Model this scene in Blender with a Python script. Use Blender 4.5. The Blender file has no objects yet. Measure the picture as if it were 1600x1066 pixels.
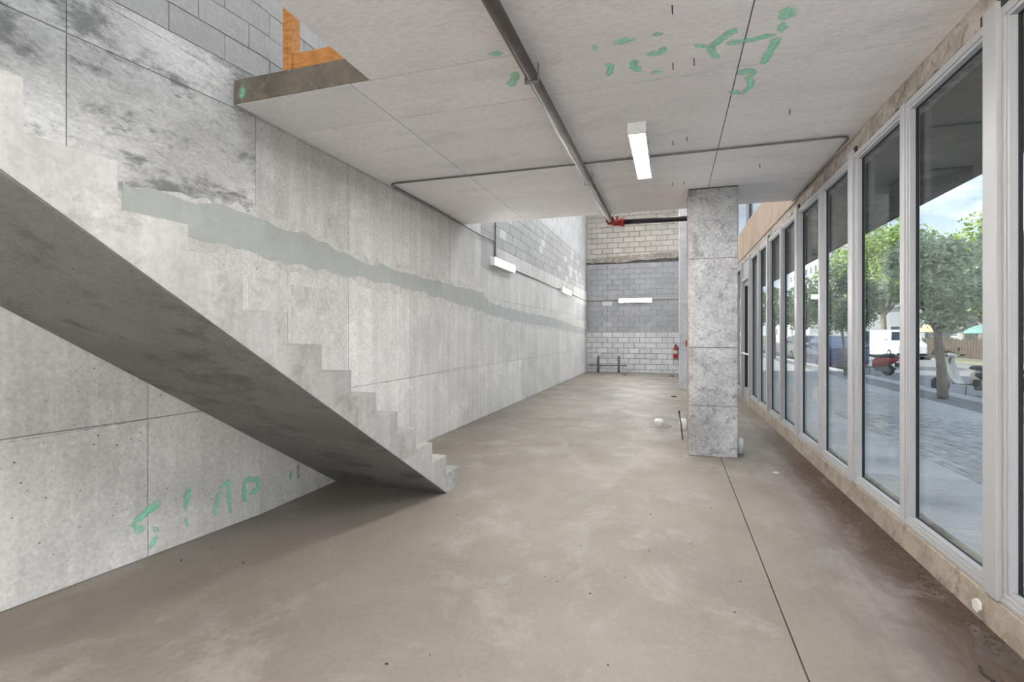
import bpy, bmesh, math, random
from mathutils import Vector, Matrix, noise as mnoise
random.seed(7)
S = bpy.context.scene
C = S.collection

# ------------------------------------------------------------------ camera
F, PX, PY, U0, V0, EYE = 780.0, 800.0, 533.0, 1050.0, 522.5, 1.45
TH = math.atan((U0 - PX) / F)
CT, ST = math.cos(TH), math.sin(TH)
cam = bpy.data.cameras.new('camera')
cam.sensor_width = 36.0
cam.lens = F / 1600 * 36
cam.shift_y = -(PY - V0) / 1600.0
cam.clip_start = 0.05
cam.clip_end = 900
co = bpy.data.objects.new('camera', cam)
co.location = (0, 0, EYE)
co.rotation_euler = (math.pi / 2, 0, TH)
C.objects.link(co)
S.camera = co
S.view_settings.view_transform = 'Standard'
S.view_settings.look = 'None'
S.view_settings.gamma = 1
S.view_settings.use_curve_mapping = False
S.view_settings.exposure = 1.95
S.cycles.max_bounces = 10
S.cycles.diffuse_bounces = 5
S.cycles.use_adaptive_sampling = True
S.cycles.adaptive_threshold = 0.025
S.cycles.transparent_max_bounces = 16
S.cycles.sample_clamp_indirect = 8
S.cycles.caustics_reflective = False
S.cycles.caustics_refractive = False

SKY, SUN, FILL_LAMP = 0.68, 2.3, 35.0

# ------------------------------------------------------------------ sky and sun
w = bpy.data.worlds.new('sky'); S.world = w; w.use_nodes = True
nt = w.node_tree; nt.nodes.clear()
N = nt.nodes.new; L = nt.links.new
tc = N('ShaderNodeTexCoord'); sep = N('ShaderNodeSeparateXYZ'); L(tc.outputs['Generated'], sep.inputs[0])
rp = N('ShaderNodeValToRGB'); L(sep.outputs[2], rp.inputs[0])
rp.color_ramp.elements[0].position = 0.0; rp.color_ramp.elements[0].color = (0.60, 0.66, 0.72, 1)
rp.color_ramp.elements[1].position = 0.75; rp.color_ramp.elements[1].color = (0.21, 0.30, 0.46, 1)
e = rp.color_ramp.elements.new(0.28); e.color = (0.18, 0.275, 0.43, 1)
mp = N('ShaderNodeMapping'); mp.inputs['Scale'].default_value = (1, 1, 2.6); L(tc.outputs['Generated'], mp.inputs[0])
no = N('ShaderNodeTexNoise'); no.inputs['Scale'].default_value = 4.0; no.inputs['Detail'].default_value = 7; no.inputs['Roughness'].default_value = 0.6
L(mp.outputs[0], no.inputs[0])
cr = N('ShaderNodeValToRGB'); L(no.outputs[0], cr.inputs[0])
cr.color_ramp.elements[0].position = 0.47; cr.color_ramp.elements[0].color = (0, 0, 0, 1)
cr.color_ramp.elements[1].position = 0.66; cr.color_ramp.elements[1].color = (1, 1, 1, 1)
mx = N('ShaderNodeMixRGB'); L(cr.outputs[0], mx.inputs[0]); L(rp.outputs[0], mx.inputs[1]); mx.inputs[2].default_value = (0.72, 0.72, 0.74, 1)
bg = N('ShaderNodeBackground'); L(mx.outputs[0], bg.inputs[0]); bg.inputs[1].default_value = SKY
ou = N('ShaderNodeOutputWorld'); L(bg.outputs[0], ou.inputs[0])
sl = bpy.data.lights.new('sun', 'SUN'); sl.energy = SUN; sl.angle = math.radians(1.5); sl.color = (1.0, 0.95, 0.87)
so = bpy.data.objects.new('sun', sl); C.objects.link(so); so.location = (-20, 10, 40)
so.rotation_euler = Vector((0.82, 0.25, -0.52)).to_track_quat('-Z', 'Y').to_euler()

# ------------------------------------------------------------------ photo-to-place measuring
def ray(u, v):
    xc = (u - PX) / F
    return (CT * xc - ST, ST * xc + CT, (V0 - v) / F)
def on_x(u, v, X):
    d = ray(u, v); t = X / d[0]; return Vector((X, d[1] * t, EYE + d[2] * t))
def on_y(u, v, Y):
    d = ray(u, v); t = Y / d[1]; return Vector((d[0] * t, Y, EYE + d[2] * t))
def on_z(u, v, Z):
    d = ray(u, v); t = (Z - EYE) / d[2]; return Vector((d[0] * t, d[1] * t, Z))
def wx(y):
    return -3.15 - 0.117 * (3.2 - min(3.2, max(1.2, y)))
def on_wall(u, v):
    X = -3.15
    for _ in range(12):
        p = on_x(u, v, X); X = wx(p.y)
    return on_x(u, v, X)

# ------------------------------------------------------------------ materials
MATS = {}
def mat_base(name):
    m = bpy.data.materials.new(name); m.use_nodes = True
    t = m.node_tree; t.nodes.clear()
    o = t.nodes.new('ShaderNodeOutputMaterial'); b = t.nodes.new('ShaderNodeBsdfPrincipled')
    t.links.new(b.outputs[0], o.inputs[0])
    MATS[name] = m
    return m, t, b, o
def col(c):
    return (c[0], c[1], c[2], 1)
def srgb(r, g, b):
    f = lambda x: (x / 255 / 12.92) if x / 255 <= 0.04045 else ((x / 255 + 0.055) / 1.055) ** 2.4
    return (f(r), f(g), f(b))
def plain(name, c, rough=0.6, metal=0.0, spec=None, var=0.06, vscale=8.0, bump=0.0, bscale=60):
    m, t, b, o = mat_base(name)
    n = t.nodes.new; l = t.links.new
    g = n('ShaderNodeNewGeometry')
    nz = n('ShaderNodeTexNoise'); nz.inputs['Scale'].default_value = vscale; nz.inputs['Detail'].default_value = 4
    l(g.outputs['Position'], nz.inputs['Vector'])
    mr = n('ShaderNodeMapRange'); mr.inputs[1].default_value = 0.25; mr.inputs[2].default_value = 0.75
    mr.inputs[3].default_value = 1 - var; mr.inputs[4].default_value = 1 + var
    l(nz.outputs[0], mr.inputs[0])
    mu = n('ShaderNodeVectorMath'); mu.operation = 'SCALE'; mu.inputs[0].default_value = c
    l(mr.outputs[0], mu.inputs['Scale']); l(mu.outputs[0], b.inputs['Base Color'])
    b.inputs['Roughness'].default_value = rough; b.inputs['Metallic'].default_value = metal
    if spec is not None: b.inputs['Specular IOR Level'].default_value = spec
    if bump:
        n2 = n('ShaderNodeTexNoise'); n2.inputs['Scale'].default_value = bscale; n2.inputs['Detail'].default_value = 4
        l(g.outputs['Position'], n2.inputs['Vector'])
        bp = n('ShaderNodeBump'); bp.inputs['Strength'].default_value = bump; bp.inputs['Distance'].default_value = 0.01
        l(n2.outputs[0], bp.inputs['Height']); l(bp.outputs[0], b.inputs['Normal'])
    return m
def emit(name, c, s):
    m, t, b, o = mat_base(name)
    b.inputs['Base Color'].default_value = (.9, .9, .9, 1)
    b.inputs['Emission Color'].default_value = col(c); b.inputs['Emission Strength'].default_value = s
    return m
def concrete(name, c1, c2, c3=None, big=0.9, contrast=1.0, pits=0.35, streak=0.0, rough=0.8, rand=0.06, bump=0.35,
             stretch=(1, 1, 1), pscale=22.0, fine=0.09, stain=0.0, spec=0.3, pitsize=0.13, swirl=0.15, blot=.5):
    """raw concrete: two tones mottled, a third tone in blotches, small blow holes, vertical streaks"""
    m, t, b, o = mat_base(name)
    n = t.nodes.new; l = t.links.new
    g = n('ShaderNodeNewGeometry')
    mpn = n('ShaderNodeMapping'); mpn.inputs['Scale'].default_value = stretch
    l(g.outputs['Position'], mpn.inputs[0]); P = mpn.outputs[0]
    def noise(sc, det=6, ro=0.6, src=None, dist=0.0):
        z = n('ShaderNodeTexNoise'); z.inputs['Scale'].default_value = sc; z.inputs['Detail'].default_value = det
        z.inputs['Roughness'].default_value = ro; z.inputs['Distortion'].default_value = dist
        l(src or P, z.inputs['Vector']); return z.outputs[0]
    def rng(src, a, bb, c=0.0, d=1.0):
        z = n('ShaderNodeMapRange'); z.interpolation_type = 'SMOOTHSTEP'
        for i, vv in enumerate((a, bb, c, d)): z.inputs[i + 1].default_value = vv
        l(src, z.inputs[0]); return z.outputs[0]
    def mixc(f, a, bb, mode='MIX'):
        z = n('ShaderNodeMixRGB'); z.blend_type = mode
        if isinstance(f, float): z.inputs[0].default_value = f
        else: l(f, z.inputs[0])
        for i, q in ((1, a), (2, bb)):
            if isinstance(q, tuple): z.inputs[i].default_value = col(q)
            else: l(q, z.inputs[i])
        return z.outputs[0]
    def math2(op, a, bb):
        z = n('ShaderNodeMath'); z.operation = op
        for i, q in ((0, a), (1, bb)):
            if isinstance(q, (int, float)): z.inputs[i].default_value = q
            else: l(q, z.inputs[i])
        return z.outputs[0]
    wdt = 0.22 / contrast
    f1 = rng(noise(big, 8, 0.68, dist=swirl), 0.5 - wdt, 0.5 + wdt)
    cc = mixc(f1, c1, c2)
    if c3 is not None:
        f3 = rng(math2('MULTIPLY', noise(big * 2.3, 8, 0.74, dist=swirl * 2), 1.0), blot, blot + .15)
        cc = mixc(math2('MULTIPLY', f3, 0.85), cc, c3)
    if streak:
        ms = n('ShaderNodeMapping'); ms.inputs['Scale'].default_value = (5, 5, 0.25); l(g.outputs['Position'], ms.inputs[0])
        fs = rng(noise(1.6, 6, 0.65, ms.outputs[0]), 0.35, 0.7, 1 - streak, 1 + streak * 0.6)
        cc = mixc(1.0, cc, fs, 'MULTIPLY')
    ff = rng(noise(38, 5, 0.7), 0.3, 0.7, 1 - fine, 1 + fine)
    cc = mixc(1.0, cc, ff, 'MULTIPLY')
    if rand:
        oi = n('ShaderNodeObjectInfo')
        cc = mixc(1.0, cc, rng(oi.outputs['Random'], 0, 1, 1 - rand, 1 + rand), 'MULTIPLY')
    h = noise(30, 6, 0.7)
    if pits:
        vo = n('ShaderNodeTexVoronoi'); vo.inputs['Scale'].default_value = pscale; l(P, vo.inputs['Vector'])
        pm = rng(vo.outputs['Distance'], pitsize * 0.6, pitsize, 1.0, 0.0)
        mask = rng(noise(1.6, 4), 0.46, 0.60)
        mask2 = rng(noise(9.0, 3), 0.48, 0.56)
        pm = math2('MULTIPLY', math2('MULTIPLY', pm, mask), mask2)
        cc = mixc(math2('MULTIPLY', pm, pits), cc, tuple(x * 0.25 for x in c2))
        h = math2('SUBTRACT', h, math2('MULTIPLY', pm, 1.2))
    l(cc, b.inputs['Base Color'])
    b.inputs['Roughness'].default_value = rough
    b.inputs['Specular IOR Level'].default_value = spec
    bp = n('ShaderNodeBump'); bp.inputs['Strength'].default_value = bump; bp.inputs['Distance'].default_value = 0.012
    l(h, bp.inputs['Height']); l(bp.outputs[0], b.inputs['Normal'])
    return m, t, b, cc, P, noise, rng, mixc, math2, g

concrete('wall_concrete', srgb(224, 222, 218), srgb(203, 201, 198), srgb(231, 229, 226), big=0.8, streak=0.09, pits=0.8, pscale=24, fine=.12, bump=.5, pitsize=.17)
concrete('dirty_concrete', srgb(230, 229, 227), srgb(190, 189, 188), srgb(122, 122, 121), big=1.3, contrast=1.3, pits=0.6, stretch=(1, .75, 1.5), bump=.45, swirl=.05, fine=.14, blot=.475)
concrete('stair_concrete', srgb(182, 181, 178), srgb(163, 162, 158), srgb(148, 145, 137), big=1.4, streak=0.10, pits=0.25, rand=0.0)
concrete('stair_soffit_shaded', srgb(126, 125, 122), srgb(108, 107, 104), srgb(90, 89, 87), big=0.9, pits=0.7, pscale=14, stretch=(1, 1.6, 1), rand=0.0)  # formwork-stained concrete, darkened further to stand for shade under the flight
concrete('skim_grey', srgb(186, 190, 186), srgb(174, 178, 174), srgb(190, 192, 188), big=1.6, pits=0.0, rand=0.0, bump=.1, fine=.03)
concrete('skim_edge', srgb(216, 214, 210), srgb(196, 193, 189), srgb(226, 224, 221), big=6, contrast=1.2, pits=0.5, rand=0.0, bump=.6)
concrete('ceiling_concrete', srgb(246, 243, 243), srgb(239, 236, 236), srgb(229, 227, 227), big=0.7, pits=0.35, pscale=13, stretch=(0.5, 1.6, 1), rand=0.025, bump=.25, pitsize=.12, fine=.07)
concrete('column_concrete', srgb(176, 176, 177), srgb(146, 146, 147), srgb(120, 120, 121), big=2.6, contrast=1.3, pits=0.75, pscale=38, rand=0.04, bump=.6, pitsize=.3, fine=.2, swirl=.0)
concrete('far_column_concrete', srgb(212, 213, 214), srgb(190, 191, 193), srgb(176, 178, 181), big=1.4, pits=0.3, rand=0.0)
concrete('edge_concrete', srgb(128, 120, 108), srgb(104, 97, 88), srgb(140, 128, 112), big=4, pits=0.3, rand=0.0)
concrete('curb_concrete', srgb(172, 161, 147), srgb(144, 133, 120), srgb(122, 111, 99), big=3.4, pits=0.5, rand=0.04)
concrete('beam_concrete', srgb(176, 157, 140), srgb(160, 142, 125), srgb(148, 132, 118), big=1.1, streak=.08, pits=0.3, rand=0.03)
concrete('grout', srgb(184, 176, 166), srgb(146, 138, 130), srgb(112, 104, 97), big=5, contrast=1.5, pits=0.4, rand=0.0, bump=.7)
concrete('block_pale', srgb(222, 222, 222), srgb(205, 206, 207), srgb(194, 197, 200), big=1.5, pits=.35, pscale=45, rand=.07, bump=.4)
concrete('block_beige', srgb(206, 200, 192), srgb(188, 182, 174), srgb(198, 192, 185), big=1.3, pits=.3, pscale=45, rand=.07, bump=.4)
concrete('block_grey', srgb(174, 175, 177), srgb(160, 161, 164), srgb(184, 185, 187), big=1.3, pits=.25, pscale=45, rand=.05, bump=.4)
concrete('block_wall', srgb(192, 192, 191), srgb(174, 174, 173), srgb(184, 184, 182), big=1.5, pits=.4, pscale=45, rand=.05, bump=.5)
concrete('block_light', srgb(218, 217, 215), srgb(206, 205, 203), big=1.5, pits=.3, pscale=45, rand=.04, bump=.4)
concrete('mortar', srgb(112, 112, 111), srgb(88, 88, 88), big=4, pits=.0, rand=0.0, bump=.6)
concrete('mortar_light', srgb(168, 168, 166), srgb(146, 146, 145), big=4, pits=.0, rand=0.0, bump=.6)
concrete('sidewalk_concrete', srgb(206, 205, 203), srgb(192, 191, 190), srgb(182, 181, 181), big=.8, pits=.2, rand=.04)
concrete('paver_grey', srgb(196, 194, 190), srgb(178, 176, 173), srgb(156, 155, 153), big=3, pits=.2, rand=.16)
concrete('asphalt', srgb(146, 145, 144), srgb(132, 131, 131), srgb(154, 153, 152), big=.3, pits=.2, rand=0.0)
concrete('stucco', srgb(108, 105, 99), srgb(86, 84, 79), srgb(124, 120, 113), big=1.2, pits=.3, rand=0.0, bump=1.0)
concrete('render_white', srgb(222, 223, 224), srgb(206, 207, 209), big=.2, pits=0.0, rand=0.0)
concrete('render_grey', srgb(168, 164, 158), srgb(150, 147, 142), big=.4, pits=0.0, rand=0.0)
concrete('far_ground', srgb(150, 146, 128), srgb(122, 124, 98), srgb(160, 152, 136), big=.15, pits=0.0, rand=0.0)

# floor: trowelled slab, warm grey, worn; brown dirt washed up along the kerb at x = 1.49
m, t, b, cc, P, noise, rng, mixc, math2, g = concrete('floor_concrete', srgb(138, 130, 121), srgb(120, 112, 103), srgb(148, 141, 134),
        big=.55, pits=.22, pscale=5, rand=0.0, bump=.06, stretch=(1, .8, 1), rough=.42, fine=.05, spec=.4, pitsize=.05)
sp = t.nodes.new('ShaderNodeSeparateXYZ'); t.links.new(g.outputs['Position'], sp.inputs[0])
ms = t.nodes.new('ShaderNodeMapping'); ms.inputs['Scale'].default_value = (1.6, .55, 1); t.links.new(g.outputs['Position'], ms.inputs[0])
wob = math2('MULTIPLY', math2('SUBTRACT', noise(2.6, 7, .7, ms.outputs[0], .6), .5), 1.5)
nearness = math2('ADD', sp.outputs[0], wob)
d1 = rng(nearness, 0.62, 1.28)
d2 = rng(math2('ADD', sp.outputs[0], math2('MULTIPLY', wob, .28)), 1.0, 1.36)
ylim = rng(sp.outputs[1], 9.5, 5.5)
cc = mixc(math2('MULTIPLY', math2('MULTIPLY', d1, .6), ylim), cc, srgb(108, 95, 91))
cc = mixc(math2('MULTIPLY', math2('MULTIPLY', d2, .9), ylim), cc, srgb(70, 53, 40))
fs = rng(noise(1.1, 7, .7, None, 1.2), .56, .70)
cc = mixc(math2('MULTIPLY', fs, .35), cc, srgb(146, 143, 140))
t.links.new(cc, b.inputs['Base Color'])
rr = math2('MAXIMUM', rng(noise(1.7, 4), .3, .7, .48, .66), math2('MULTIPLY', d2, .95)); t.links.new(rr, b.inputs['Roughness'])

plain('aluminium', srgb(168, 168, 169), rough=.42, metal=.0, spec=.6, var=.006)
plain('gasket', srgb(22, 22, 23), rough=.7)
plain('dark_metal', srgb(40, 40, 42), rough=.5, metal=.6)
plain('black_pipe', srgb(24, 24, 26), rough=.45, spec=.5)
plain('steel_pipe', srgb(92, 82, 75), rough=.5, metal=.4, var=.28, vscale=7)
plain('galvanised', srgb(150, 150, 150), rough=.38, metal=.6, var=.12)
plain('conduit_grey', srgb(112, 111, 109), rough=.45, metal=.4, var=.08)
plain('red_paint', srgb(160, 40, 32), rough=.4, var=.12)
plain('lamp_white', srgb(236, 236, 234), rough=.45, var=.01)
emit('fill_lens', (1.0, .99, .97), FILL_LAMP)  # lens of the unseen fill lamps
emit('lamp_lens_flat', (1.0, .99, .97), 50.0)
plain('pvc_white', srgb(228, 228, 226), rough=.35, var=.02)
plain('rebar', srgb(92, 80, 70), rough=.7, metal=.4, var=.2)
plain('rubber', srgb(26, 26, 27), rough=.8)
plain('spoke_grey', srgb(112, 112, 114), rough=.4, metal=.6)
plain('car_white', srgb(232, 233, 234), rough=.25, var=.01)
plain('car_dark', srgb(44, 52, 66), rough=.2, var=.02)
plain('car_blue', srgb(72, 78, 116), rough=.2, var=.02)
plain('car_silver', srgb(140, 145, 150), rough=.22, var=.02)
plain('car_pale', srgb(210, 204, 184), rough=.25, var=.02)
plain('car_glass', srgb(42, 50, 58), rough=.06, spec=.8)
plain('windscreen_blue', srgb(106, 132, 158), rough=.08, spec=.8)
plain('cream_paint', srgb(212, 208, 194), rough=.22, var=.01)
plain('scooter_red', srgb(150, 26, 36), rough=.22, var=.02)
plain('scooter_black', srgb(30, 30, 33), rough=.35)
plain('chrome', srgb(200, 200, 202), rough=.15, metal=.9)
plain('tail_red', srgb(196, 26, 30), rough=.2)
plain('lamp_glass', srgb(226, 228, 230), rough=.1)
plain('bark', srgb(134, 124, 112), rough=.9, var=.22, vscale=14, bump=.6)
plain('teal_fabric', srgb(120, 156, 150), rough=.8)
plain('yellow_fabric', srgb(214, 206, 164), rough=.8)
plain('orange_roof', srgb(190, 120, 92), rough=.8)
plain('fence_wood', srgb(92, 81, 71), rough=.85, var=.2)
plain('window_dark', srgb(92, 98, 104), rough=.2)
plain('leaf_litter', srgb(76, 60, 46), rough=.9, var=.3, vscale=60)
plain('chip_white', srgb(206, 204, 198), rough=.8)
plain('dirt_dark', srgb(54, 48, 44), rough=.9)
plain('shadow_grey', srgb(112, 112, 113), rough=.9)  # grey of the shadows at the far wall's foot, put into the colour
plain('damp', srgb(78, 70, 66), rough=.22, var=.12, vscale=5, spec=.5)
plain('label_paper', srgb(196, 188, 170), rough=.6)

def wood():
    m, t, b, o = mat_base('lumber')
    n = t.nodes.new; l = t.links.new
    g = n('ShaderNodeNewGeometry'); mpn = n('ShaderNodeMapping'); mpn.inputs['Scale'].default_value = (3, 12, 12); l(g.outputs['Position'], mpn.inputs[0])
    z = n('ShaderNodeTexNoise'); z.inputs['Scale'].default_value = 4; z.inputs['Detail'].default_value = 6; l(mpn.outputs[0], z.inputs['Vector'])
    r = n('ShaderNodeValToRGB'); l(z.outputs[0], r.inputs[0])
    r.color_ramp.elements[0].position = .3; r.color_ramp.elements[0].color = col(srgb(178, 112, 48))
    r.color_ramp.elements[1].position = .7; r.color_ramp.elements[1].color = col(srgb(222, 158, 88))
    l(r.outputs[0], b.inputs['Base Color']); b.inputs['Roughness'].default_value = .65
wood()
def leafmat(name, c1, c2):
    m, t, b, o = mat_base(name)
    n = t.nodes.new; l = t.links.new
    g = n('ShaderNodeNewGeometry'); mi = n('ShaderNodeMixRGB')
    mi.inputs[1].default_value = col(c1); mi.inputs[2].default_value = col(c2)
    l(g.outputs['Random Per Island'], mi.inputs[0]); l(mi.outputs[0], b.inputs['Base Color'])
    b.inputs['Roughness'].default_value = .55
    tr = n('ShaderNodeBsdfTranslucent'); l(mi.outputs[0], tr.inputs[0])
    ad = n('ShaderNodeMixShader'); ad.inputs[0].default_value = .35
    l(b.outputs[0], ad.inputs[1]); l(tr.outputs[0], ad.inputs[2]); l(ad.outputs[0], o.inputs[0])
leafmat('leaf_green', srgb(128, 158, 84), srgb(190, 208, 132))
leafmat('leaf_olive', srgb(160, 174, 142), srgb(220, 228, 202))
leafmat('leaf_dark', srgb(92, 114, 82), srgb(146, 166, 126))
def glass():
    m = bpy.data.materials.new('pane_glass'); m.use_nodes = True; MATS['pane_glass'] = m
    t = m.node_tree; t.nodes.clear(); n = t.nodes.new; l = t.links.new
    o = n('ShaderNodeOutputMaterial'); a = n('ShaderNodeBsdfTransparent'); a.inputs[0].default_value = (.93, .955, .95, 1)
    gl = n('ShaderNodeBsdfGlossy'); gl.inputs['Roughness'].default_value = 0.0; gl.inputs[0].default_value = (.9, .9, .9, 1)
    lw = n('ShaderNodeLayerWeight'); lw.inputs[0].default_value = .5
    pw = n('ShaderNodeMath'); pw.operation = 'POWER'; l(lw.outputs['Facing'], pw.inputs[0]); pw.inputs[1].default_value = 5.0
    fr = n('ShaderNodeMath'); fr.operation = 'MULTIPLY_ADD'; l(pw.outputs[0], fr.inputs[0]); fr.inputs[1].default_value = .7; fr.inputs[2].default_value = .03
    ms = n('ShaderNodeMixShader'); l(fr.outputs[0], ms.inputs[0]); l(a.outputs[0], ms.inputs[1]); l(gl.outputs[0], ms.inputs[2]); l(ms.outputs[0], o.inputs[0])
glass()
def spray(name, c):
    m = bpy.data.materials.new(name); m.use_nodes = True; MATS[name] = m
    t = m.node_tree; t.nodes.clear(); n = t.nodes.new; l = t.links.new
    o = n('ShaderNodeOutputMaterial'); d = n('ShaderNodeBsdfDiffuse'); d.inputs[0].default_value = col(c); a = n('ShaderNodeBsdfTransparent')
    g = n('ShaderNodeNewGeometry'); z = n('ShaderNodeTexNoise'); z.inputs['Scale'].default_value = 22; z.inputs['Detail'].default_value = 6; z.inputs['Roughness'].default_value = .75
    l(g.outputs['Position'], z.inputs['Vector'])
    at = n('ShaderNodeAttribute'); at.attribute_name = 'cover'
    ad = n('ShaderNodeMath'); ad.operation = 'ADD'; l(z.outputs[0], ad.inputs[0]); l(at.outputs['Fac'], ad.inputs[1])
    r = n('ShaderNodeMapRange'); r.inputs[1].default_value = .72; r.inputs[2].default_value = 1.35; r.inputs[3].default_value = 0; r.inputs[4].default_value = .92; l(ad.outputs[0], r.inputs[0])
    ms = n('ShaderNodeMixShader'); l(r.outputs[0], ms.inputs[0]); l(a.outputs[0], ms.inputs[1]); l(d.outputs[0], ms.inputs[2]); l(ms.outputs[0], o.inputs[0])
spray('spray_green', srgb(160, 248, 208)); spray('spray_orange', srgb(226, 170, 132)); spray('spray_red', srgb(206, 150, 144))

# ------------------------------------------------------------------ mesh helpers
class MB:
    def __init__(s): s.v = []; s.f = []; s.sm = []
    def add(s, vs, fs, smooth=False):
        k = len(s.v); s.v += [tuple(q) for q in vs]
        for f in fs: s.f.append(tuple(i + k for i in f)); s.sm.append(smooth)
        return s
    def box(s, x0, x1, y0, y1, z0, z1):
        return s.add([(x0, y0, z0), (x1, y0, z0), (x1, y1, z0), (x0, y1, z0), (x0, y0, z1), (x1, y0, z1), (x1, y1, z1), (x0, y1, z1)],
                     [(0, 3, 2, 1), (4, 5, 6, 7), (0, 1, 5, 4), (1, 2, 6, 5), (2, 3, 7, 6), (3, 0, 4, 7)])
    def prism(s, poly, axis, a, b):
        """poly of 2D points extruded along axis from a to b (axis 0: (y,z), 1: (x,z), 2: (x,y))"""
        n = len(poly)
        def P(p, q): return (q, p[0], p[1]) if axis == 0 else ((p[0], q, p[1]) if axis == 1 else (p[0], p[1], q))
        vs = [P(p, a) for p in poly] + [P(p, b) for p in poly]
        fs = [tuple(range(n)), tuple(range(2 * n - 1, n - 1, -1))] + [(i, i + n, (i + 1) % n + n, (i + 1) % n) for i in range(n)]
        return s.add(vs, fs)
    def tube(s, pts, r, n=10, caps=True):
        pts = [Vector(p) for p in pts]; rs = r if isinstance(r, (list, tuple)) else [r] * len(pts)
        vs = []; ref = None
        for i, p in enumerate(pts):
            d = (pts[min(i + 1, len(pts) - 1)] - pts[max(i - 1, 0)]).normalized()
            if ref is None:
                ref = Vector((0, 0, 1)) if abs(d.z) < .9 else Vector((1, 0, 0))
            x = d.cross(ref).normalized(); y = x.cross(d).normalized(); ref = y
            for k in range(n):
                a = 2 * math.pi * k / n; vs.append(p + (x * math.cos(a) + y * math.sin(a)) * rs[i])
        fs = [(i * n + k, i * n + (k + 1) % n, (i + 1) * n + (k + 1) % n, (i + 1) * n + k) for i in range(len(pts) - 1) for k in range(n)]
        s.add(vs, fs, True)
        if caps:
            k0 = len(s.v) - len(vs)
            s.f.append(tuple(k0 + k for k in range(n))); s.sm.append(False)
            s.f.append(tuple(k0 + len(vs) - 1 - k for k in range(n))); s.sm.append(False)
        return s
    def lathe(s, prof, c=(0, 0, 0), axis='Z', n=20):
        vs = []
        for (r, h) in prof:
            for k in range(n):
                a = 2 * math.pi * k / n; p = (r * math.cos(a), r * math.sin(a), h)
                if axis == 'X': p = (p[2], p[0], p[1])
                if axis == 'Y': p = (p[0], p[2], p[1])
                vs.append((p[0] + c[0], p[1] + c[1], p[2] + c[2]))
        m = len(prof)
        fs = [(i * n + k, i * n + (k + 1) % n, (i + 1) * n + (k + 1) % n, (i + 1) * n + k) for i in range(m - 1) for k in range(n)]
        return s.add(vs, fs, True)
    def ell(s, c, r, nu=14, nv=9):
        vs = []; fs = []
        for i in range(nv + 1):
            a = math.pi * i / nv
            for k in range(nu):
                q = 2 * math.pi * k / nu
                vs.append((c[0] + r[0] * math.sin(a) * math.cos(q), c[1] + r[1] * math.sin(a) * math.sin(q), c[2] + r[2] * math.cos(a)))
        fs = [(i * nu + k, i * nu + (k + 1) % nu, (i + 1) * nu + (k + 1) % nu, (i + 1) * nu + k) for i in range(nv) for k in range(nu)]
        return s.add(vs, fs, True)
    def loft(s, rings, closed=True, caps=True, smooth=True):
        n = len(rings[0]); vs = [p for r in rings for p in r]
        fs = [(i * n + k, i * n + (k + 1) % n, (i + 1) * n + (k + 1) % n, (i + 1) * n + k) for i in range(len(rings) - 1) for k in range(n if closed else n - 1)]
        s.add(vs, fs, smooth)
        if caps:
            k0 = len(s.v) - len(vs)
            s.f.append(tuple(k0 + k for k in range(n))); s.sm.append(False)
            s.f.append(tuple(k0 + len(vs) - 1 - k for k in range(n))); s.sm.append(False)
        return s
    def mesh(s, name):
        me = bpy.data.meshes.new(name); me.from_pydata(s.v, [], s.f)
        me.polygons.foreach_set('use_smooth', s.sm)
        bm = bmesh.new(); bm.from_mesh(me); bmesh.ops.recalc_face_normals(bm, faces=bm.faces); bm.to_mesh(me); bm.free()
        me.update(); return me
    def build(s, name, mat, parent=None, bevel=0.0):
        me = s.mesh(name); me.materials.append(MATS[mat])
        o = bpy.data.objects.new(name, me); C.objects.link(o)
        if parent is not None: o.parent = parent
        if bevel:
            bv = o.modifiers.new('bevel', 'BEVEL'); bv.width = bevel; bv.segments = 2; bv.limit_method = 'ANGLE'
        return o
def inst(me, name, parent, loc=(0, 0, 0), rot=None):
    o = bpy.data.objects.new(name, me); C.objects.link(o); o.parent = parent; o.location = loc
    if rot: o.rotation_euler = rot
    return o
def tag(o, label, cat=None, group=None, kind=None):
    o['label'] = label
    if cat: o['category'] = cat
    if group: o['group'] = group
    if kind: o['kind'] = kind
    return o
def empty(name, loc=(0, 0, 0), rz=0.0):
    o = bpy.data.objects.new(name, None); C.objects.link(o); o.location = loc; o.rotation_euler = (0, 0, rz); o.empty_display_size = .1
    return o
def fillet(pts, r=0.06, n=5):
    pts = [Vector(p) for p in pts]; out = [pts[0]]
    for i in range(1, len(pts) - 1):
        a, b, c = pts[i - 1], pts[i], pts[i + 1]
        u = (a - b).normalized(); v = (c - b).normalized(); rr = min(r, (a - b).length * .45, (c - b).length * .45)
        p, q = b + u * rr, b + v * rr
        for k in range(n + 1):
            s = k / n; out.append(p * (1 - s) ** 2 + b * 2 * s * (1 - s) + q * s * s)
    out.append(pts[-1]); return out
def ragged(pts, amp, step, seed=0, rough=1.0):
    """polyline made uneven, as a trowelled edge is"""
    rnd = random.Random(seed); out = []
    for a, b in zip(pts[:-1], pts[1:]):
        n = max(1, int((Vector(b) - Vector(a)).length / step))
        for k in range(n):
            p = Vector(a).lerp(Vector(b), k / n)
            out.append((p[0] + rnd.uniform(-amp, amp) * .5, p[1] + rnd.gauss(0, amp) * rough))
    out.append((pts[-1][0], pts[-1][1])); return out

# ================================================================== THE ROOM
H = 3.19; SLAB = 3.37; ROOF = 6.6
YN, YF = -5.0, 19.3           # near and far end walls
XG = 1.50                     # inner face of the glazing

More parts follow.
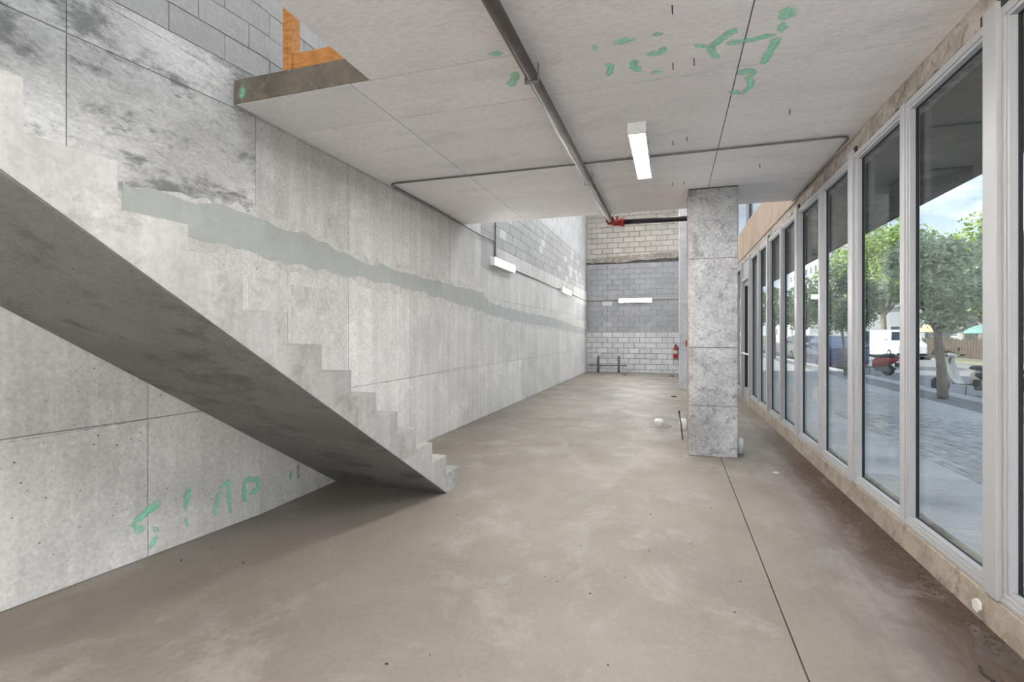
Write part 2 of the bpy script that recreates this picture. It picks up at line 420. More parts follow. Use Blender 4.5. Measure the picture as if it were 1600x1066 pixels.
# ---- floor: two pours with a saw-cut joint between them
fl = MB().box(-3.8, 1.9, YN - .2, YF + .3, -.30, -.012).build('floor', 'dirt_dark')
tag(fl, 'bare trowelled grey concrete floor with a saw cut joint', 'floor', kind='structure')
for (a, c) in ((-3.7, .541), (.549, 1.62)):
    MB().box(a, c, YN, YF + .1, -.012, 0).build('floor_panel', 'floor_concrete', fl)

# ---- left wall
wl = empty('wall_left'); tag(wl, 'long pitted grey concrete wall on the left with block courses above', 'wall', kind='structure')
def wall_piece(name, y0, y1, z0, z1, mat, d0=0.0, d1=0.055, parent=None):
    """slab against the left wall, front at wall plane + d0, back d1 behind; follows the slight bend of the wall"""
    ys = [y0] + [q for q in (1.2, 3.2) if y0 < q < y1] + [y1]
    rings = [[(wx(y) + d0, y, z0), (wx(y) + d0, y, z1), (wx(y) - d1, y, z1), (wx(y) - d1, y, z0)] for y in ys]
    return MB().loft(rings, smooth=False).build(name, mat, parent or wl)
core = wall_piece('wall_core', YN - .2, YF + .3, -.2, ROOF + .3, 'mortar_light', -.008, .25)
G = .0035
def panels(ys, z0, z1, mat):
    for a, c in zip(ys[:-1], ys[1:]):
        wall_piece('concrete_panel', a + G, c - G, z0 + G, z1 - G, mat(a, z0) if callable(mat) else mat)
upper = [-5, -2.9, -1.72, -.5, .72, 1.94, 3.16, 4.35, 5.6, 6.8, 8.06, 9.3, 10.5, 11.75, 13.0, 14.2, 15.4, 16.65, 17.9, 19.32]
lower = [-5, -2.9, -1.2, 0, 1.2, 2.37, 3.5, 4.35, 5.6, 6.8, 8.06, 9.3, 10.5, 11.75, 13.0, 14.2, 15.4, 16.65, 17.9, 19.32]
panels(lower, 0, .9, 'wall_concrete')
panels(lower, .9, 2.1, 'wall_concrete')
dirty = lambda a, z: 'dirty_concrete' if a < 3.0 else 'wall_concrete'
panels([q for q in upper if q <= 8.1], 2.1, 3.175, dirty)
panels([q for q in upper if q >= 8.0], 2.1, 3.1, 'wall_concrete')
panels([q for q in upper if q <= 8.1], 3.175, 3.5, dirty)
panels([-5, -2.5, 0, 2.4, 4.9, 7.3, 9.8, 12.2, 14.6, 17.0, 19.32], 4.28, ROOF, lambda a, z: 'far_column_concrete')
# concrete blocks of the left wall
rnd = random.Random(3)
def course(y0, y1, z0, n, bh, light):
    for k in range(n):
        off = .2 if k % 2 else 0.0
        y = y0 - off
        while y < y1:
            a, c = max(y, y0), min(y + .4, y1)
            if c - a > .05:
                mt = 'block_light' if rnd.random() < light else 'block_wall'
                wall_piece('block', a + .004, c - .004, z0 + k * bh + .004, z0 + (k + 1) * bh - .004, mt, rnd.uniform(-.002, .002))
            y += .4
course(.1, 7.3, 3.5, 4, .195, .0)
course(8.06, 19.3, 3.1, 6, .1966, .12)

# ---- grey skim band and the rough torn edges around it
def band(name, top, bot, mat, d, amp, seed, thick=.004):
    tp = ragged([(p.y, p.z) for p in top], amp, .09, seed); bt = ragged([(p.y, p.z) for p in bot], amp * .8, .09, seed + 1)
    n = max(len(tp), len(bt)) * 2
    def samp(pl, s):
        y = pl[0][0] + (pl[-1][0] - pl[0][0]) * s
        for a, c in zip(pl[:-1], pl[1:]):
            if a[0] <= y <= c[0] and c[0] > a[0]:
                return y, a[1] + (c[1] - a[1]) * (y - a[0]) / (c[0] - a[0])
        return y, (pl[-1] if s > .5 else pl[0])[1]
    tp.sort(); bt.sort(); rings = []
    for i in range(n + 1):
        yt, zt = samp(tp, i / n); yb, zb = samp(bt, i / n)
        rings.append([(wx(yt) + d, yt, zt), (wx(yt) - .004, yt, zt), (wx(yb) - .004, yb, zb), (wx(yb) + d, yb, zb)])
    return MB().loft(rings, smooth=False).build(name, mat, wl)
T = [(190, 283), (207, 288), (281, 306), (367, 329), (419, 352), (498, 377), (558, 407), (673, 437), (754, 458), (767, 474), (813, 486), (862, 497), (917, 515)]
B = [(190, 335), (207, 340), (309, 373), (385, 388), (422, 404), (474, 417), (540, 430), (640, 452), (740, 482), (767, 493), (816, 504), (862, 511), (917, 524.5)]
tp = [on_wall(*q) for q in T]; bt = [on_wall(*q) for q in B]
band('torn_edge', [p + Vector((0, 0, .075 if p.y > 3.1 else .02)) for p in tp], [p - Vector((0, 0, .07)) for p in bt], 'skim_edge', .0025, .045, 11)
band('skim_coat', tp, bt, 'skim_grey', .005, .017, 5)
# square-cut skim patches beside the stair
for (u0, v0, u1, v1) in ((455, 445, 538, 540), (388, 432, 450, 488)):
    a = on_wall(u0, v0); c = on_wall(u1, v1)
    wall_piece('skim_patch', a.y, c.y, c.z, a.z, 'skim_edge', .003, .01)
# darker and lighter patches of the far wall
for (y0, y1, z0, z1, mt) in ((8.10, 8.9, 2.62, 3.1, 'block_wall'), (17.2, 19.3, 1.95, 2.55, 'block_wall')):
    wall_piece('skim_patch', y0, y1, z0, z1, mt, .002, .01)
# chalk lines
for (z, y0, y1, mt) in ((.905, 4.6, 6.3, 'spray_red'), (3.385, -.5, 2.9, 'spray_red')):
    pass

# ---- spray paint marks
def stroke(pts, width, place, nrm, mat, parent, name='spray_mark', cover=.62):
    P3 = [place(*q) for q in pts]; W = width * (1.45 if width > .012 else 1)
    fine = []
    for a, c in zip(P3[:-1], P3[1:]):
        k = max(2, int((c - a).length / .03))
        fine += [a.lerp(c, i / k) for i in range(k)]
    fine.append(P3[-1]); n = len(fine); vs = []; cv = []; fs = []
    nrm = Vector(nrm)
    for i, p in enumerate(fine):
        d = (fine[min(i + 1, n - 1)] - fine[max(i - 1, 0)]).normalized(); s = d.cross(nrm).normalized()
        ww = W * (.85 + .25 * mnoise.noise(p * 9)) * (.45 if i in (0, n - 1) else 1)
        end = .55 if i in (0, n - 1) else 1
        for j, q in enumerate((-1, -.5, 0, .5, 1)):
            vs.append(p + s * ww * q + nrm * .0015); cv.append(cover * end * (0.15, .8, 1, .8, .15)[j])
        if i: fs += [((i - 1) * 5 + j, (i - 1) * 5 + j + 1, i * 5 + j + 1, i * 5 + j) for j in range(4)]
    me = bpy.data.meshes.new(name); me.from_pydata([tuple(v) for v in vs], [], fs)
    at = me.attributes.new('cover', 'FLOAT', 'POINT'); at.data.foreach_set('value', cv)
    me.materials.append(MATS[mat]); o = bpy.data.objects.new(name, me); C.objects.link(o); o.parent = parent
    return o
def wmk(cx, cy): return (180 + cx * .225, 730 + cy * .225)
for pts, wd in (([(320, 235), (220, 310), (130, 400), (205, 445)], .035), ([(250, 415), (310, 450)], .03), ([(300, 450), (235, 575)], .03),
                ([(515, 130), (505, 230), (480, 310)], .035), ([(485, 350), (505, 425)], .025), ([(720, 165), (690, 345)], .032),
                ([(715, 150), (785, 105), (800, 325)], .028), ([(895, 85), (905, 245)], .04), ([(890, 85), (995, 88), (990, 150), (925, 190)], .03),
                ([(1222, 10), (1215, 95)], .02)):
    stroke([wmk(*q) for q in pts], wd, on_wall, (1, 0, 0), 'spray_green', wl)
stroke([wmk(*q) for q in [(1268, -30), (1274, 95)]], .025, on_wall, (1, 0, 0), 'spray_orange', wl, cover=.5)
stroke([(55, 632), (72, 628), (66, 638)], .02, on_wall, (1, 0, 0), 'spray_orange', wl, cover=.35)
stroke([(592, 599), (645, 589), (745, 570)], .006, on_wall, (1, 0, 0), 'spray_red', wl, 'chalk_line', .5)
stroke([(3, 693), (160, 667), (310, 642)], .005, on_wall, (1, 0, 0), 'spray_orange', wl, 'chalk_line', .5)
stroke([(150, 0), (205, 32), (262, 64), (330, 104)], .007, on_wall, (1, 0, 0), 'spray_red', wl, 'chalk_line', .5)

# ---- far wall of concrete blocks
wf = empty('wall_far'); tag(wf, 'tall concrete block wall closing the far end of the room', 'wall', kind='structure')
MB().box(-3.4, 1.9, YF + .05, YF + .3, -.2, ROOF + .3).build('wall_core', 'mortar', wf)
rnd = random.Random(8)
rest = {'block_pale': MB(), 'block_grey': MB(), 'block_beige': MB()}
blk = {}
def far_block(x0, x1, z0, z1, mt):
    jx = rnd.uniform(-.003, .003); gp = .003 if mt == 'block_grey' else .007
    if x1 < .45:
        d = rnd.uniform(0, .006)
        MB().box(x0 + gp + jx, x1 - gp + jx, YF - d, YF + .06, z0 + gp, z1 - gp).build('block', mt, wf)
    else:
        rest[mt].box(x0 + .005, x1 - .005, YF, YF + .06, z0 + .005, z1 - .005)
z = -.07; k = 0
while z < ROOF:
    if 4.18 < z + .1 < 4.42 or z + .2 <= 0: z += .2; k += 1; continue
    x = -3.15 - (.2 if k % 2 else 0) - .0
    while x < 1.6:
        a, c = max(x, -3.15), min(x + .4, 1.6)
        if c - a > .05:
            mt = 'block_pale' if z < 1.5 else ('block_grey' if z < 4.2 else 'block_beige')
            if mt == 'block_grey' and rnd.random() < .05: mt = 'block_pale'
            far_block(a, c, max(z, 0), z + .2, mt)
        x += .4
    z += .2; k += 1
for kx, q in rest.items():
    if q.v: q.build('block', kx, wf)['kind'] = 'stuff'
lg = ragged([(-3.15, 4.20), (-1.6, 4.18), (-1.2, 4.24), (1.6, 4.30)], .012, .12, 4)
MB().prism(lg + [(1.6, 4.55), (-3.15, 4.36)], 1, YF - .02, YF + .1).build('bond_beam', 'grout', wf)
# ---- near end wall (behind the camera) and roof
wn = MB().box(-3.8, 1.9, YN - .25, YN, -.2, ROOF + .3).build('wall_near', 'wall_concrete')
tag(wn, 'plain concrete end wall behind the viewpoint', 'wall', kind='structure')
cu = MB().box(-3.8, 1.9, YN - .25, YF + .3, ROOF, ROOF + .3).build('ceiling_upper', 'render_white')
tag(cu, 'pale upper ceiling high over the tall part of the room', 'ceiling', kind='structure')

# ---- ceiling slab (mezzanine deck) with form panels and the stair opening
ce = empty('ceiling'); tag(ce, 'board marked concrete ceiling slab with panel joints and green spray marks', 'ceiling', kind='structure')
SX = -1.97; SY = 2.96; SE = 7.30
dk = MB()
dk.prism([(-3.16, SY), (SX, SY), (SX, YN), (XG + .03, YN), (XG + .03, SE), (-3.16, SE)], 2, H + .01, SLAB)
dk.build('slab', 'mortar', ce)
MB().prism([(-3.155, H + .004), (SX, H + .004), (SX, SLAB), (-3.155, SLAB)], 1, SY - .006, SY + .002).build('slab_edge', 'edge_concrete', ce)
MB().box(SX - .004, SX + .001, YN, SY, H + .004, SLAB).build('slab_edge', 'ceiling_concrete', ce)
xs = [-3.15, -2.13, -.88, .41, 1.53]; ys = [YN, -3.8, -1.35, 1.1, 3.55, 6.05, SE]
for x0, x1 in zip(xs[:-1], xs[1:]):
    for y0, y1 in zip(ys[:-1], ys[1:]):
        cells = [(x0, x1, y0, y1)]
        if x0 < SX:
            if x1 <= SX:
                cells = [(x0, x1, max(y0, SY), y1)] if y1 > SY else []
            else:
                cells = ([(x0, x1, max(y0, SY), y1)] if y1 > SY else []) + ([(SX, x1, y0, min(y1, SY))] if y0 < SY else [])
        for (a, c, p, q) in cells:
            MB().box(a + .004, c - .004, p + .004, q - .004, H, H + .011).build('ceiling_panel', 'ceiling_concrete', ce)
def cmk(cx, cy): return (740 + cx * .35, cy * .35)
onc = lambda u, v: on_z(u, v, H)
for pts, wd in (([(1412, 25), (1390, 90)], .05), ([(1385, 95), (1372, 145)], .03), ([(1355, 160), (1340, 200), (1310, 250), (1290, 288)], .035),
                ([(1180, 122), (1110, 172), (1055, 212)], .04), ([(1050, 200), (1065, 235), (1098, 262)], .03), ([(975, 198), (1050, 212)], .025),
                ([(1115, 192), (1200, 185), (1280, 166), (1355, 153)], .032), ([(1172, 328), (1262, 308)], .04), ([(1262, 310), (1215, 358)], .03),
                ([(1240, 345), (1236, 385), (1200, 416), (1135, 408)], .03), ([(855, 203), (832, 235), (765, 242)], .035), ([(713, 262), (715, 300), (748, 320)], .035),
                ([(780, 325), (855, 318)], .022), ([(612, 190), (722, 174)], .032), ([(520, 217), (562, 206)], .038), ([(792, 156), (848, 149)], .03),
                ([(580, 288), (616, 294), (600, 340)], .03), ([(65, 242), (132, 235)], .03), ([(192, 318), (165, 388)], .035)):
    stroke([cmk(*q) for q in pts], wd, onc, (0, 0, -1), 'spray_green', ce)
stroke([(378, 132), (380, 148), (374, 152)], .03, lambda u, v: on_y(u, v, SY - .008), (0, -1, 0), 'spray_green', ce)
# nails left in the ceiling
for (u, v, ln) in ((1051, 98, .05), (1084, 91, .05), (1051, 220, .05), (1073, 214, .04), (1234, 170, .05), (1187, 256, .05), (1051, 285, .05), (1068, 283, .05), (1050, 8, .05)):
    p = on_z(u, v, H)
    MB().tube([p + Vector((0, 0, .01)), p + Vector((.003, .015, -ln * .8))], .0035, 6).build('nail', 'dark_metal', ce)

# ---- column standing under the slab, and the tall one further back
def column(name, x0, x1, y0, y1, z1, mat, label, lifts):
    r = empty(name, ((x0 + x1) / 2, (y0 + y1) / 2, 0)); tag(r, label, 'column')
    zs = [0] + lifts + [z1]; hx, hy = (x1 - x0) / 2, (y1 - y0) / 2
    for a, c in zip(zs[:-1], zs[1:]):
        MB().box(-hx, hx, -hy, hy, a + .002, c - .002).build('column_lift', mat, r, .006)
    MB().box(-hx + .004, hx - .004, -hy + .004, hy - .004, .001, z1 - .004).build('core', 'mortar', r)
    return r
c1 = column('column', .19, .73, 6.35, 6.90, H - .004, 'column_concrete', 'square grey concrete column standing under the ceiling slab', [.60, 1.29, 2.35])
MB().box(-.274, .274, -.279, .279, H - .012, H - .001).build('top_joint', 'dark_metal', c1)
MB().box(-.273, -.268, -.27, .26, .02, H - .03).build('stain_strip', 'beam_concrete', c1)
c2 = column('column', .18, .72, 13.88, 14.42, ROOF - .004, 'far_column_concrete', 'tall pale concrete column further back, mostly hidden behind the near one', [1.2, 2.4, 3.7, 5.0])

# ---- concrete stair
st = empty('concrete_stair', (-2.6, 4.0, 0)); tag(st, 'raw concrete stair flight rising along the left wall without railing', 'stair')
YB, RI, TR, SXO, SXI = 4.436, .1742, .2835, -1.96, -3.145
NST = 19; K = RI / TR; YS = 4.165
def loc(o): o.matrix_parent_inverse = Matrix.Translation((2.6, -4.0, 0)); return o
ytop = YB - NST * TR
sw = MB().prism([(YS, 0.0), (YB, 0.0), (YB, .0), (ytop, K * (YB - ytop) - RI * .0), (ytop, K * (YS - ytop))], 0, SXI, SXO)
loc(sw.build('waist_slab', 'stair_concrete', st))
# underside face with board marks; its shade is put into the dark colour
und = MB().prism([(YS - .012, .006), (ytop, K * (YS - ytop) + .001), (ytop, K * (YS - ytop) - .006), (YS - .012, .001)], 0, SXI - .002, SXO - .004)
loc(und.build('underside', 'stair_soffit_shaded', st))
for i in range(NST):
    y1 = YB - i * TR; z1 = RI * (i + 1)
    loc(MB().prism([(y1, z1 - RI), (y1, z1), (y1 - TR, z1)], 0, SXI, SXO).build('step', 'stair_concrete', st))
# ---- wooden guard rail at the head of the stair opening
gr = empty('guard_rail', (-2.3, 3.02, SLAB)); tag(gr, 'orange lumber guard rail standing on the slab edge above the stair', 'railing')
def gloc(o): o.matrix_parent_inverse = Matrix.Translation((2.3, -3.02, -SLAB)); return o
for x in (-2.73, -1.93):
    for dx in (0, .04):
        gloc(MB().box(x + dx, x + dx + .038, 2.985, 3.075, SLAB, SLAB + 1.07).build('post', 'lumber', gr, .003))
gloc(MB().box(-2.65, -1.93, 3.0, 3.038, SLAB, SLAB + .14).build('toe_board', 'lumber', gr, .003))
gloc(MB().box(-2.70, -1.85, 3.075, 3.113, SLAB + .5, SLAB + .59).build('mid_rail', 'lumber', gr, .003))
gloc(MB().box(-2.70, -1.85, 3.075, 3.113, SLAB + .98, SLAB + 1.07).build('top_rail', 'lumber', gr, .003))

# ---- right side: curb, glazing, grout, beam, upper glazing
cb = empty('trim_1'); tag(cb, 'rough stained concrete curb along the floor under the windows', 'curb', kind='structure')
rnd = random.Random(12); y = YN
while y < 11.2:
    y1 = min(y + 2.023, 11.2); prof = [(XG - .008, 0), (XG - .003, .150), (XG + .005, .163), (XG + .21, .163), (XG + .21, -.2), (XG - .008, -.2)]
    MB().prism(prof, 1, y + .001, y1 - .001).build('curb_section', 'curb_concrete', cb, .004); y = y1
MB().prism([(XG - .008, 0), (XG - .003, .150), (XG + .21, .163), (XG + .21, -.2), (XG - .008, -.2)], 1, 12.35, YF).build('curb_section', 'curb_concrete', cb)
MB().box(XG - .0, XG + .21, 11.2, 12.35, -.2, .015).build('threshold', 'curb_concrete', cb)
FT = 3.02
gs = MB(); yy = YN; rows = []
pts = ragged([(YN, 0), (YF, 0)], .012, .09, 21)
rings = [[(XG + .03, p[0], H + .01), (XG + .02 + max(-.008, min(.008, p[1] * .3)), p[0], FT + .02 + max(-.012, min(.02, p[1]))), (XG + .2, p[0], FT), (XG + .2, p[0], H + .01)] for p in sorted(pts)]
gs.loft(rings, smooth=False)
tg = gs.build('trim_2', 'grout'); tag(tg, 'ragged grout strip packed between the window heads and the ceiling', 'grout', kind='structure')
bm_ = empty('trim_3'); tag(bm_, 'tan concrete beam running over the storefront windows in the tall part', 'beam', kind='structure')
for a, c in ((YN, SE + .002), (SE + .002, 9.7), (9.7, 12.1), (12.1, 14.5), (14.5, 16.9), (16.9, YF)):
    MB().box(XG + .035, XG + .26, a + .002, c - .002, H - .002, 3.83).build('beam_section', 'beam_concrete', bm_)
MB().tube([(XG + .025, 5.6, H - .02), (XG + .022, 19.2, H - .02)], .013, 8).build('edge_conduit', 'curb_concrete', bm_)

BAY = 2.023; M0 = 3.057            # centre of the nearest visible post
def bar(parent, name, x0, x1, y0, y1, z0, z1, mat='aluminium', bv=.003):
    return MB().box(x0, x1, y0, y1, z0, z1).build(name, mat, parent, bv)
def pane_set(wn_, y0, y1, z0, z1, x=XG):
    """one glazed light between y0 and y1: frame, glazing stops, gasket and pane"""
    f = .045
    bar(wn_, 'frame_sill', x + .006, x + .078, y0, y1, z0, z0 + f)
    bar(wn_, 'frame_head', x + .006, x + .078, y0, y1, z1 - f, z1)
    bar(wn_, 'frame_jamb', x + .006, x + .078, y0, y0 + f * .55, z0 + f, z1 - f)
    bar(wn_, 'frame_jamb', x + .006, x + .078, y1 - f * .55, y1, z0 + f, z1 - f)
    a, c, p, q = y0 + f * .55, y1 - f * .55, z0 + f, z1 - f; s = .020
    for (ya, yb, za, zb) in ((a, c, p, p + s), (a, c, q - s, q), (a, a + s, p + s, q - s), (c - s, c, p + s, q - s)):
        bar(wn_, 'glazing_stop', x + .014, x + .048, ya, yb, za, zb, 'aluminium', .002)
    s = .017
    for (ya, yb, za, zb) in ((a, c, p, p + s), (a, c, q - s, q), (a, a + s, p, q), (c - s, c, p, q)):
        bar(wn_, 'gasket', x + .049, x + .068, ya, yb, za, zb, 'gasket', 0)
    MB().box(x + .069, x + .075, a + .006, c - .006, p + .006, q - .006).build('pane', 'pane_glass', wn_)
wnames = {-4: 'storefront window bay behind the viewpoint, farthest back', -3: 'storefront window bay behind the viewpoint, second one back', -2: 'storefront window bay just behind the viewpoint',
          -1: 'nearest storefront window bay, cut off by the right edge of the picture', 0: 'storefront window bay in view through which the cream scooter shows',
          1: 'storefront window bay showing the blue car and the far white tower block', 2: 'narrow looking window bay beside the near column, two bays short of the door', 3: 'last storefront window bay before the glass door'}
n = 0
for k in range(-4, 4):
    n += 1; y0 = M0 + k * BAY; wn_ = empty('window_%d' % n, (0, 0, 0)); tag(wn_, wnames[k], 'window', 'storefront window bays', 'structure')
    bar(wn_, 'post', XG - .014, XG + .085, y0 - .057, y0 + .057, .164, FT + .035, 'aluminium', .004)
    bar(wn_, 'packing', XG + .004, XG + .12, y0 - .09, y0 + .11, FT + .002, FT + .05, 'dirt_dark', 0)
    mid = y0 + BAY / 2; zb, zt = .166, FT
    bar(wn_, 'mullion', XG - .002, XG + .08, mid - .034, mid + .034, zb, zt, 'aluminium', .004)
    pane_set(wn_, y0 + .057, mid - .034, zb, zt); pane_set(wn_, mid + .034, y0 + BAY - .057, zb, zt)
    bar(wn_, 'sill_cap', XG - .001, XG + .006, y0 + .057, y0 + BAY - .057, zb, zb + .022, 'aluminium', .002)
# the glass door
yd = M0 + 4 * BAY
dr = empty('door_1', (XG, yd, 0)); tag(dr, 'glass storefront door with a push bar, half hidden by the near column', 'door', kind='structure')
def dl(o): o.matrix_parent_inverse = Matrix.Translation((-XG, -yd, 0)); return o
dl(bar(dr, 'post', XG - .018, XG + .16, yd - .057, yd + .057, .0, FT + .03))
dl(bar(dr, 'post', XG - .018, XG + .16, yd + 1.12, yd + 1.22, .0, FT + .03))
dl(bar(dr, 'door_head', XG, XG + .15, yd + .057, yd + 1.12, 2.62, 2.70)); dl(bar(dr, 'transom_panel', XG + .03, XG + .12, yd + .057, yd + 1.12, 2.70, FT + .02))
for a, c in ((yd + .07, yd + .15), (yd + 1.03, yd + 1.11)):
    dl(bar(dr, 'stile', XG + .05, XG + .10, a, c, .02, 2.61, 'aluminium'))
    dl(bar(dr, 'gasket', XG + .045, XG + .105, (c if a < yd + .5 else a - .02), (c + .02 if a < yd + .5 else a), .28, 2.52, 'gasket', 0))
dl(bar(dr, 'rail', XG + .05, XG + .10, yd + .15, yd + 1.03, .02, .28)); dl(bar(dr, 'rail', XG + .05, XG + .10, yd + .15, yd + 1.03, 2.52, 2.61))
dl(MB().box(XG + .07, XG + .078, yd + .15, yd + 1.03, .27, 2.53).build('pane', 'pane_glass', dr))
pb = MB().tube([(XG + .0, yd + .10, 1.03), (XG + .0, yd + 1.08, 1.03)], .018, 10); pb.box(XG, XG + .06, yd + .12, yd + .15, 1.01, 1.05); pb.box(XG, XG + .06, yd + 1.04, yd + 1.07, 1.01, 1.05)
dl(pb.build('push_bar', 'lamp_white', dr))
# glazing beyond the door, hidden by the column in the photograph
for k in range(4):
    n += 1; y0 = yd + 1.22 + k * 1.73; y1 = y0 + 1.73
    wn_ = empty('window_%d' % n); tag(wn_, ('storefront window hidden just past the glass door', 'second hidden storefront window past the glass door', 'third hidden storefront window past the glass door', 'storefront window at the far end corner of the room')[k], 'window', 'storefront window bays', 'structure')
    bar(wn_, 'post', XG - .018, XG + .16, y1 - .09, y1, .164, FT + .03); pane_set(wn_, y0, y1 - .09, .166, FT)
# upper glazing over the beam
y = YN; k = 0
while y < YF - .5:
    n += 1; y1 = min(y + 2.43, YF); k += 1
    wn_ = empty('window_%d' % n); tag(wn_, '%s high window from the near end wall, over the concrete beam' % ('first second third fourth fifth sixth seventh eighth ninth tenth eleventh'.split()[k - 1]), 'window', 'high windows over the beam', 'structure')
    bar(wn_, 'post', XG + .04, XG + .17, y1 - .08, y1, 3.83, ROOF); pane_set(wn_, y, y1 - .08, 3.83, ROOF - .02, XG + .05); y = y1
wr = MB().box(XG + .18, XG + .3, YN - .2, YF + .3, ROOF, ROOF + .5).build('wall_right', 'render_white'); tag(wr, 'parapet strip of the street wall over the high windows', 'wall', kind='structure')

# ---- lamps; those out of view are added fill lights
def strip_light(name, label, p, length, axis, down, group, lens='fill_lens'):
    """wraparound strip: housing, glowing lens and two end caps; lens faces `down`"""
    r = empty(name, p); tag(r, label, 'light', group)
    d = Vector(down); a = Vector(axis); s = a.cross(d).normalized()
    def ring(t, hw, o0, o1, ch):
        q = a * t
        return [q + s * -hw + d * o0, q + s * hw + d * o0, q + s * hw + d * (o1 - ch), q + s * (hw - ch) + d * o1, q + s * (-hw + ch) + d * o1, q + s * -hw + d * (o1 - ch)]
    h = length / 2
    flat = lens == 'lamp_lens_flat'
    hd, l0, l1, lc = (.0905, .08, .092, .002) if flat else (.04, .038, .10, .034)
    MB().loft([ring(-h, .072, .002, hd, .004), ring(h, .072, .002, hd, .004)], smooth=False).build('housing', 'lamp_white', r)
    MB().loft([ring(-h + .02, .064, l0, l1, lc), ring(h - .02, .064, l0, l1, lc)], smooth=False).build('lens', lens, r)
    for e in (-1, 1):
        MB().loft([ring(e * (h + .004), .0745, .006, l1 + .003, lc + .002), ring(e * (h - .024), .0745, .006, l1 + .003, lc + .002)], smooth=False).build('end_cap', 'lamp_white', r)
    return r
strip_light('ceiling_light', 'glowing white strip light fixed under the concrete ceiling slab', (-.275, 4.83, H), 1.26, (0, 1, 0), (0, 0, -1), 'ceiling strip lights', 'lamp_lens_flat')
strip_light('ceiling_light', 'added fill light under the ceiling slab just over the viewpoint', (-.275, .9, H), 1.26, (0, 1, 0), (0, 0, -1), 'ceiling strip lights')  # added out of view to brighten the stair side and ceiling
strip_light('ceiling_light', 'added fill light under the ceiling slab behind the viewpoint', (-.275, -2.6, H), 1.26, (0, 1, 0), (0, 0, -1), 'ceiling strip lights')  # added out of view as fill behind the camera
for x_, lb in ((-1.0, 'left'), (.7, 'right')):
    strip_light('wall_light', 'added fill light on the end wall behind the viewpoint, %s one' % lb, (x_, YN + .002, 2.0), 1.24, (1, 0, 0), (0, 1, 0), 'wall strip lights')  # unseen pair added to brighten walls and ceiling
for y_, lb in ((-1.9, 'nearer the stair'), (-3.8, 'nearer the end wall')):
    strip_light('wall_light', 'added fill light low on the left wall behind the viewpoint, ' + lb, (wx(-3) + .002, y_, 1.9), 1.24, (0, 1, 0), (1, 0, 0), 'wall strip lights')  # unseen pair added to lighten the ceiling
strip_light('wall_light', 'white strip light on the left wall, the nearer one with a conduit dropping to it', (-3.147, 9.12, 2.78), 1.24, (0, 1, 0), (1, 0, 0), 'wall strip lights', 'lamp_lens_flat')
strip_light('wall_light', 'smaller looking strip light on the left wall near the far corner', (-3.147, 15.1, 2.76), 1.24, (0, 1, 0), (1, 0, 0), 'wall strip lights', 'lamp_lens_flat')
strip_light('wall_light', 'glowing strip light in the middle of the far block wall', (-1.31, YF - .008, 2.72), 1.22, (1, 0, 0), (0, -1, 0), 'wall strip lights', 'lamp_lens_flat')
strip_light('ceiling_light', 'added fill light on the upper ceiling over the stair opening', (-1.6, 1.6, ROOF), 1.26, (0, 1, 0), (0, 0, -1), 'ceiling strip lights')  # unseen lamp added to brighten the wall above the stair
strip_light('ceiling_light', 'added fill light on the upper ceiling over the mezzanine deck', (-1.6, 5.6, ROOF), 1.26, (0, 1, 0), (0, 0, -1), 'ceiling strip lights')  # unseen lamp added as fill for the upper level
for y_, lb in ((9.6, 'nearest'), (13.0, 'middle'), (16.4, 'farthest')):
    strip_light('ceiling_light', 'added fill light on the upper ceiling over the tall part, %s one' % lb, (-.6, y_, ROOF), 1.26, (0, 1, 0), (0, 0, -1), 'ceiling strip lights')  # unseen row added to brighten the far walls
# ---- conduits
def conduit(pts, r, label, name='conduit', mat='conduit_grey', fr=.07):
    o = MB().tube(fillet(pts, fr), r, 8).build(name, mat); tag(o, label, 'conduit'); return o
conduit([(XG - .02, 7.25, H - .016), (XG - .02, 5.02, H - .016), (-3.09, 5.02, H - .016), (-3.09, 6.2, H - .016), (-3.12, 8.0, H - .05), (-3.133, 8.72, 3.17), (-3.133, 8.72, 2.82)], .010,
        'thin conduit crossing the ceiling then following the left wall to its first light', fr=.1)
conduit([(-3.133, 8.76, 6.4), (-3.133, 8.76, 2.86)], .012, 'straight conduit dropping down the left wall onto its first light')
conduit([(-3.133, 9.74, 2.79), (-3.133, 14.48, 2.77)], .012, 'horizontal conduit linking the two lights on the left wall')
conduit([(-3.133, 15.72, 2.76), (-3.133, 19.28, 2.73), (-1.93, 19.28, 2.73)], .012, 'conduit turning the far corner to the light on the block wall', fr=.02)
conduit([(-.69, 19.28, 2.73), (1.3, 19.28, 2.73)], .012, 'conduit running right from the light on the far block wall')
conduit([(-3.1, 19.27, .27), (-1.62, 19.27, .27)], .018, 'dark horizontal rod low on the far block wall', mat='shadow_grey')
for x, lb in ((-2.69, 'dark stub pipe at the foot of the far wall, nearer the left corner'), (-1.92, 'dark stub pipe at the foot of the far wall, nearer the middle')):
    conduit([(x, 19.24, 0), (x, 19.24, .62)], .04, lb, 'stub_pipe', 'shadow_grey')
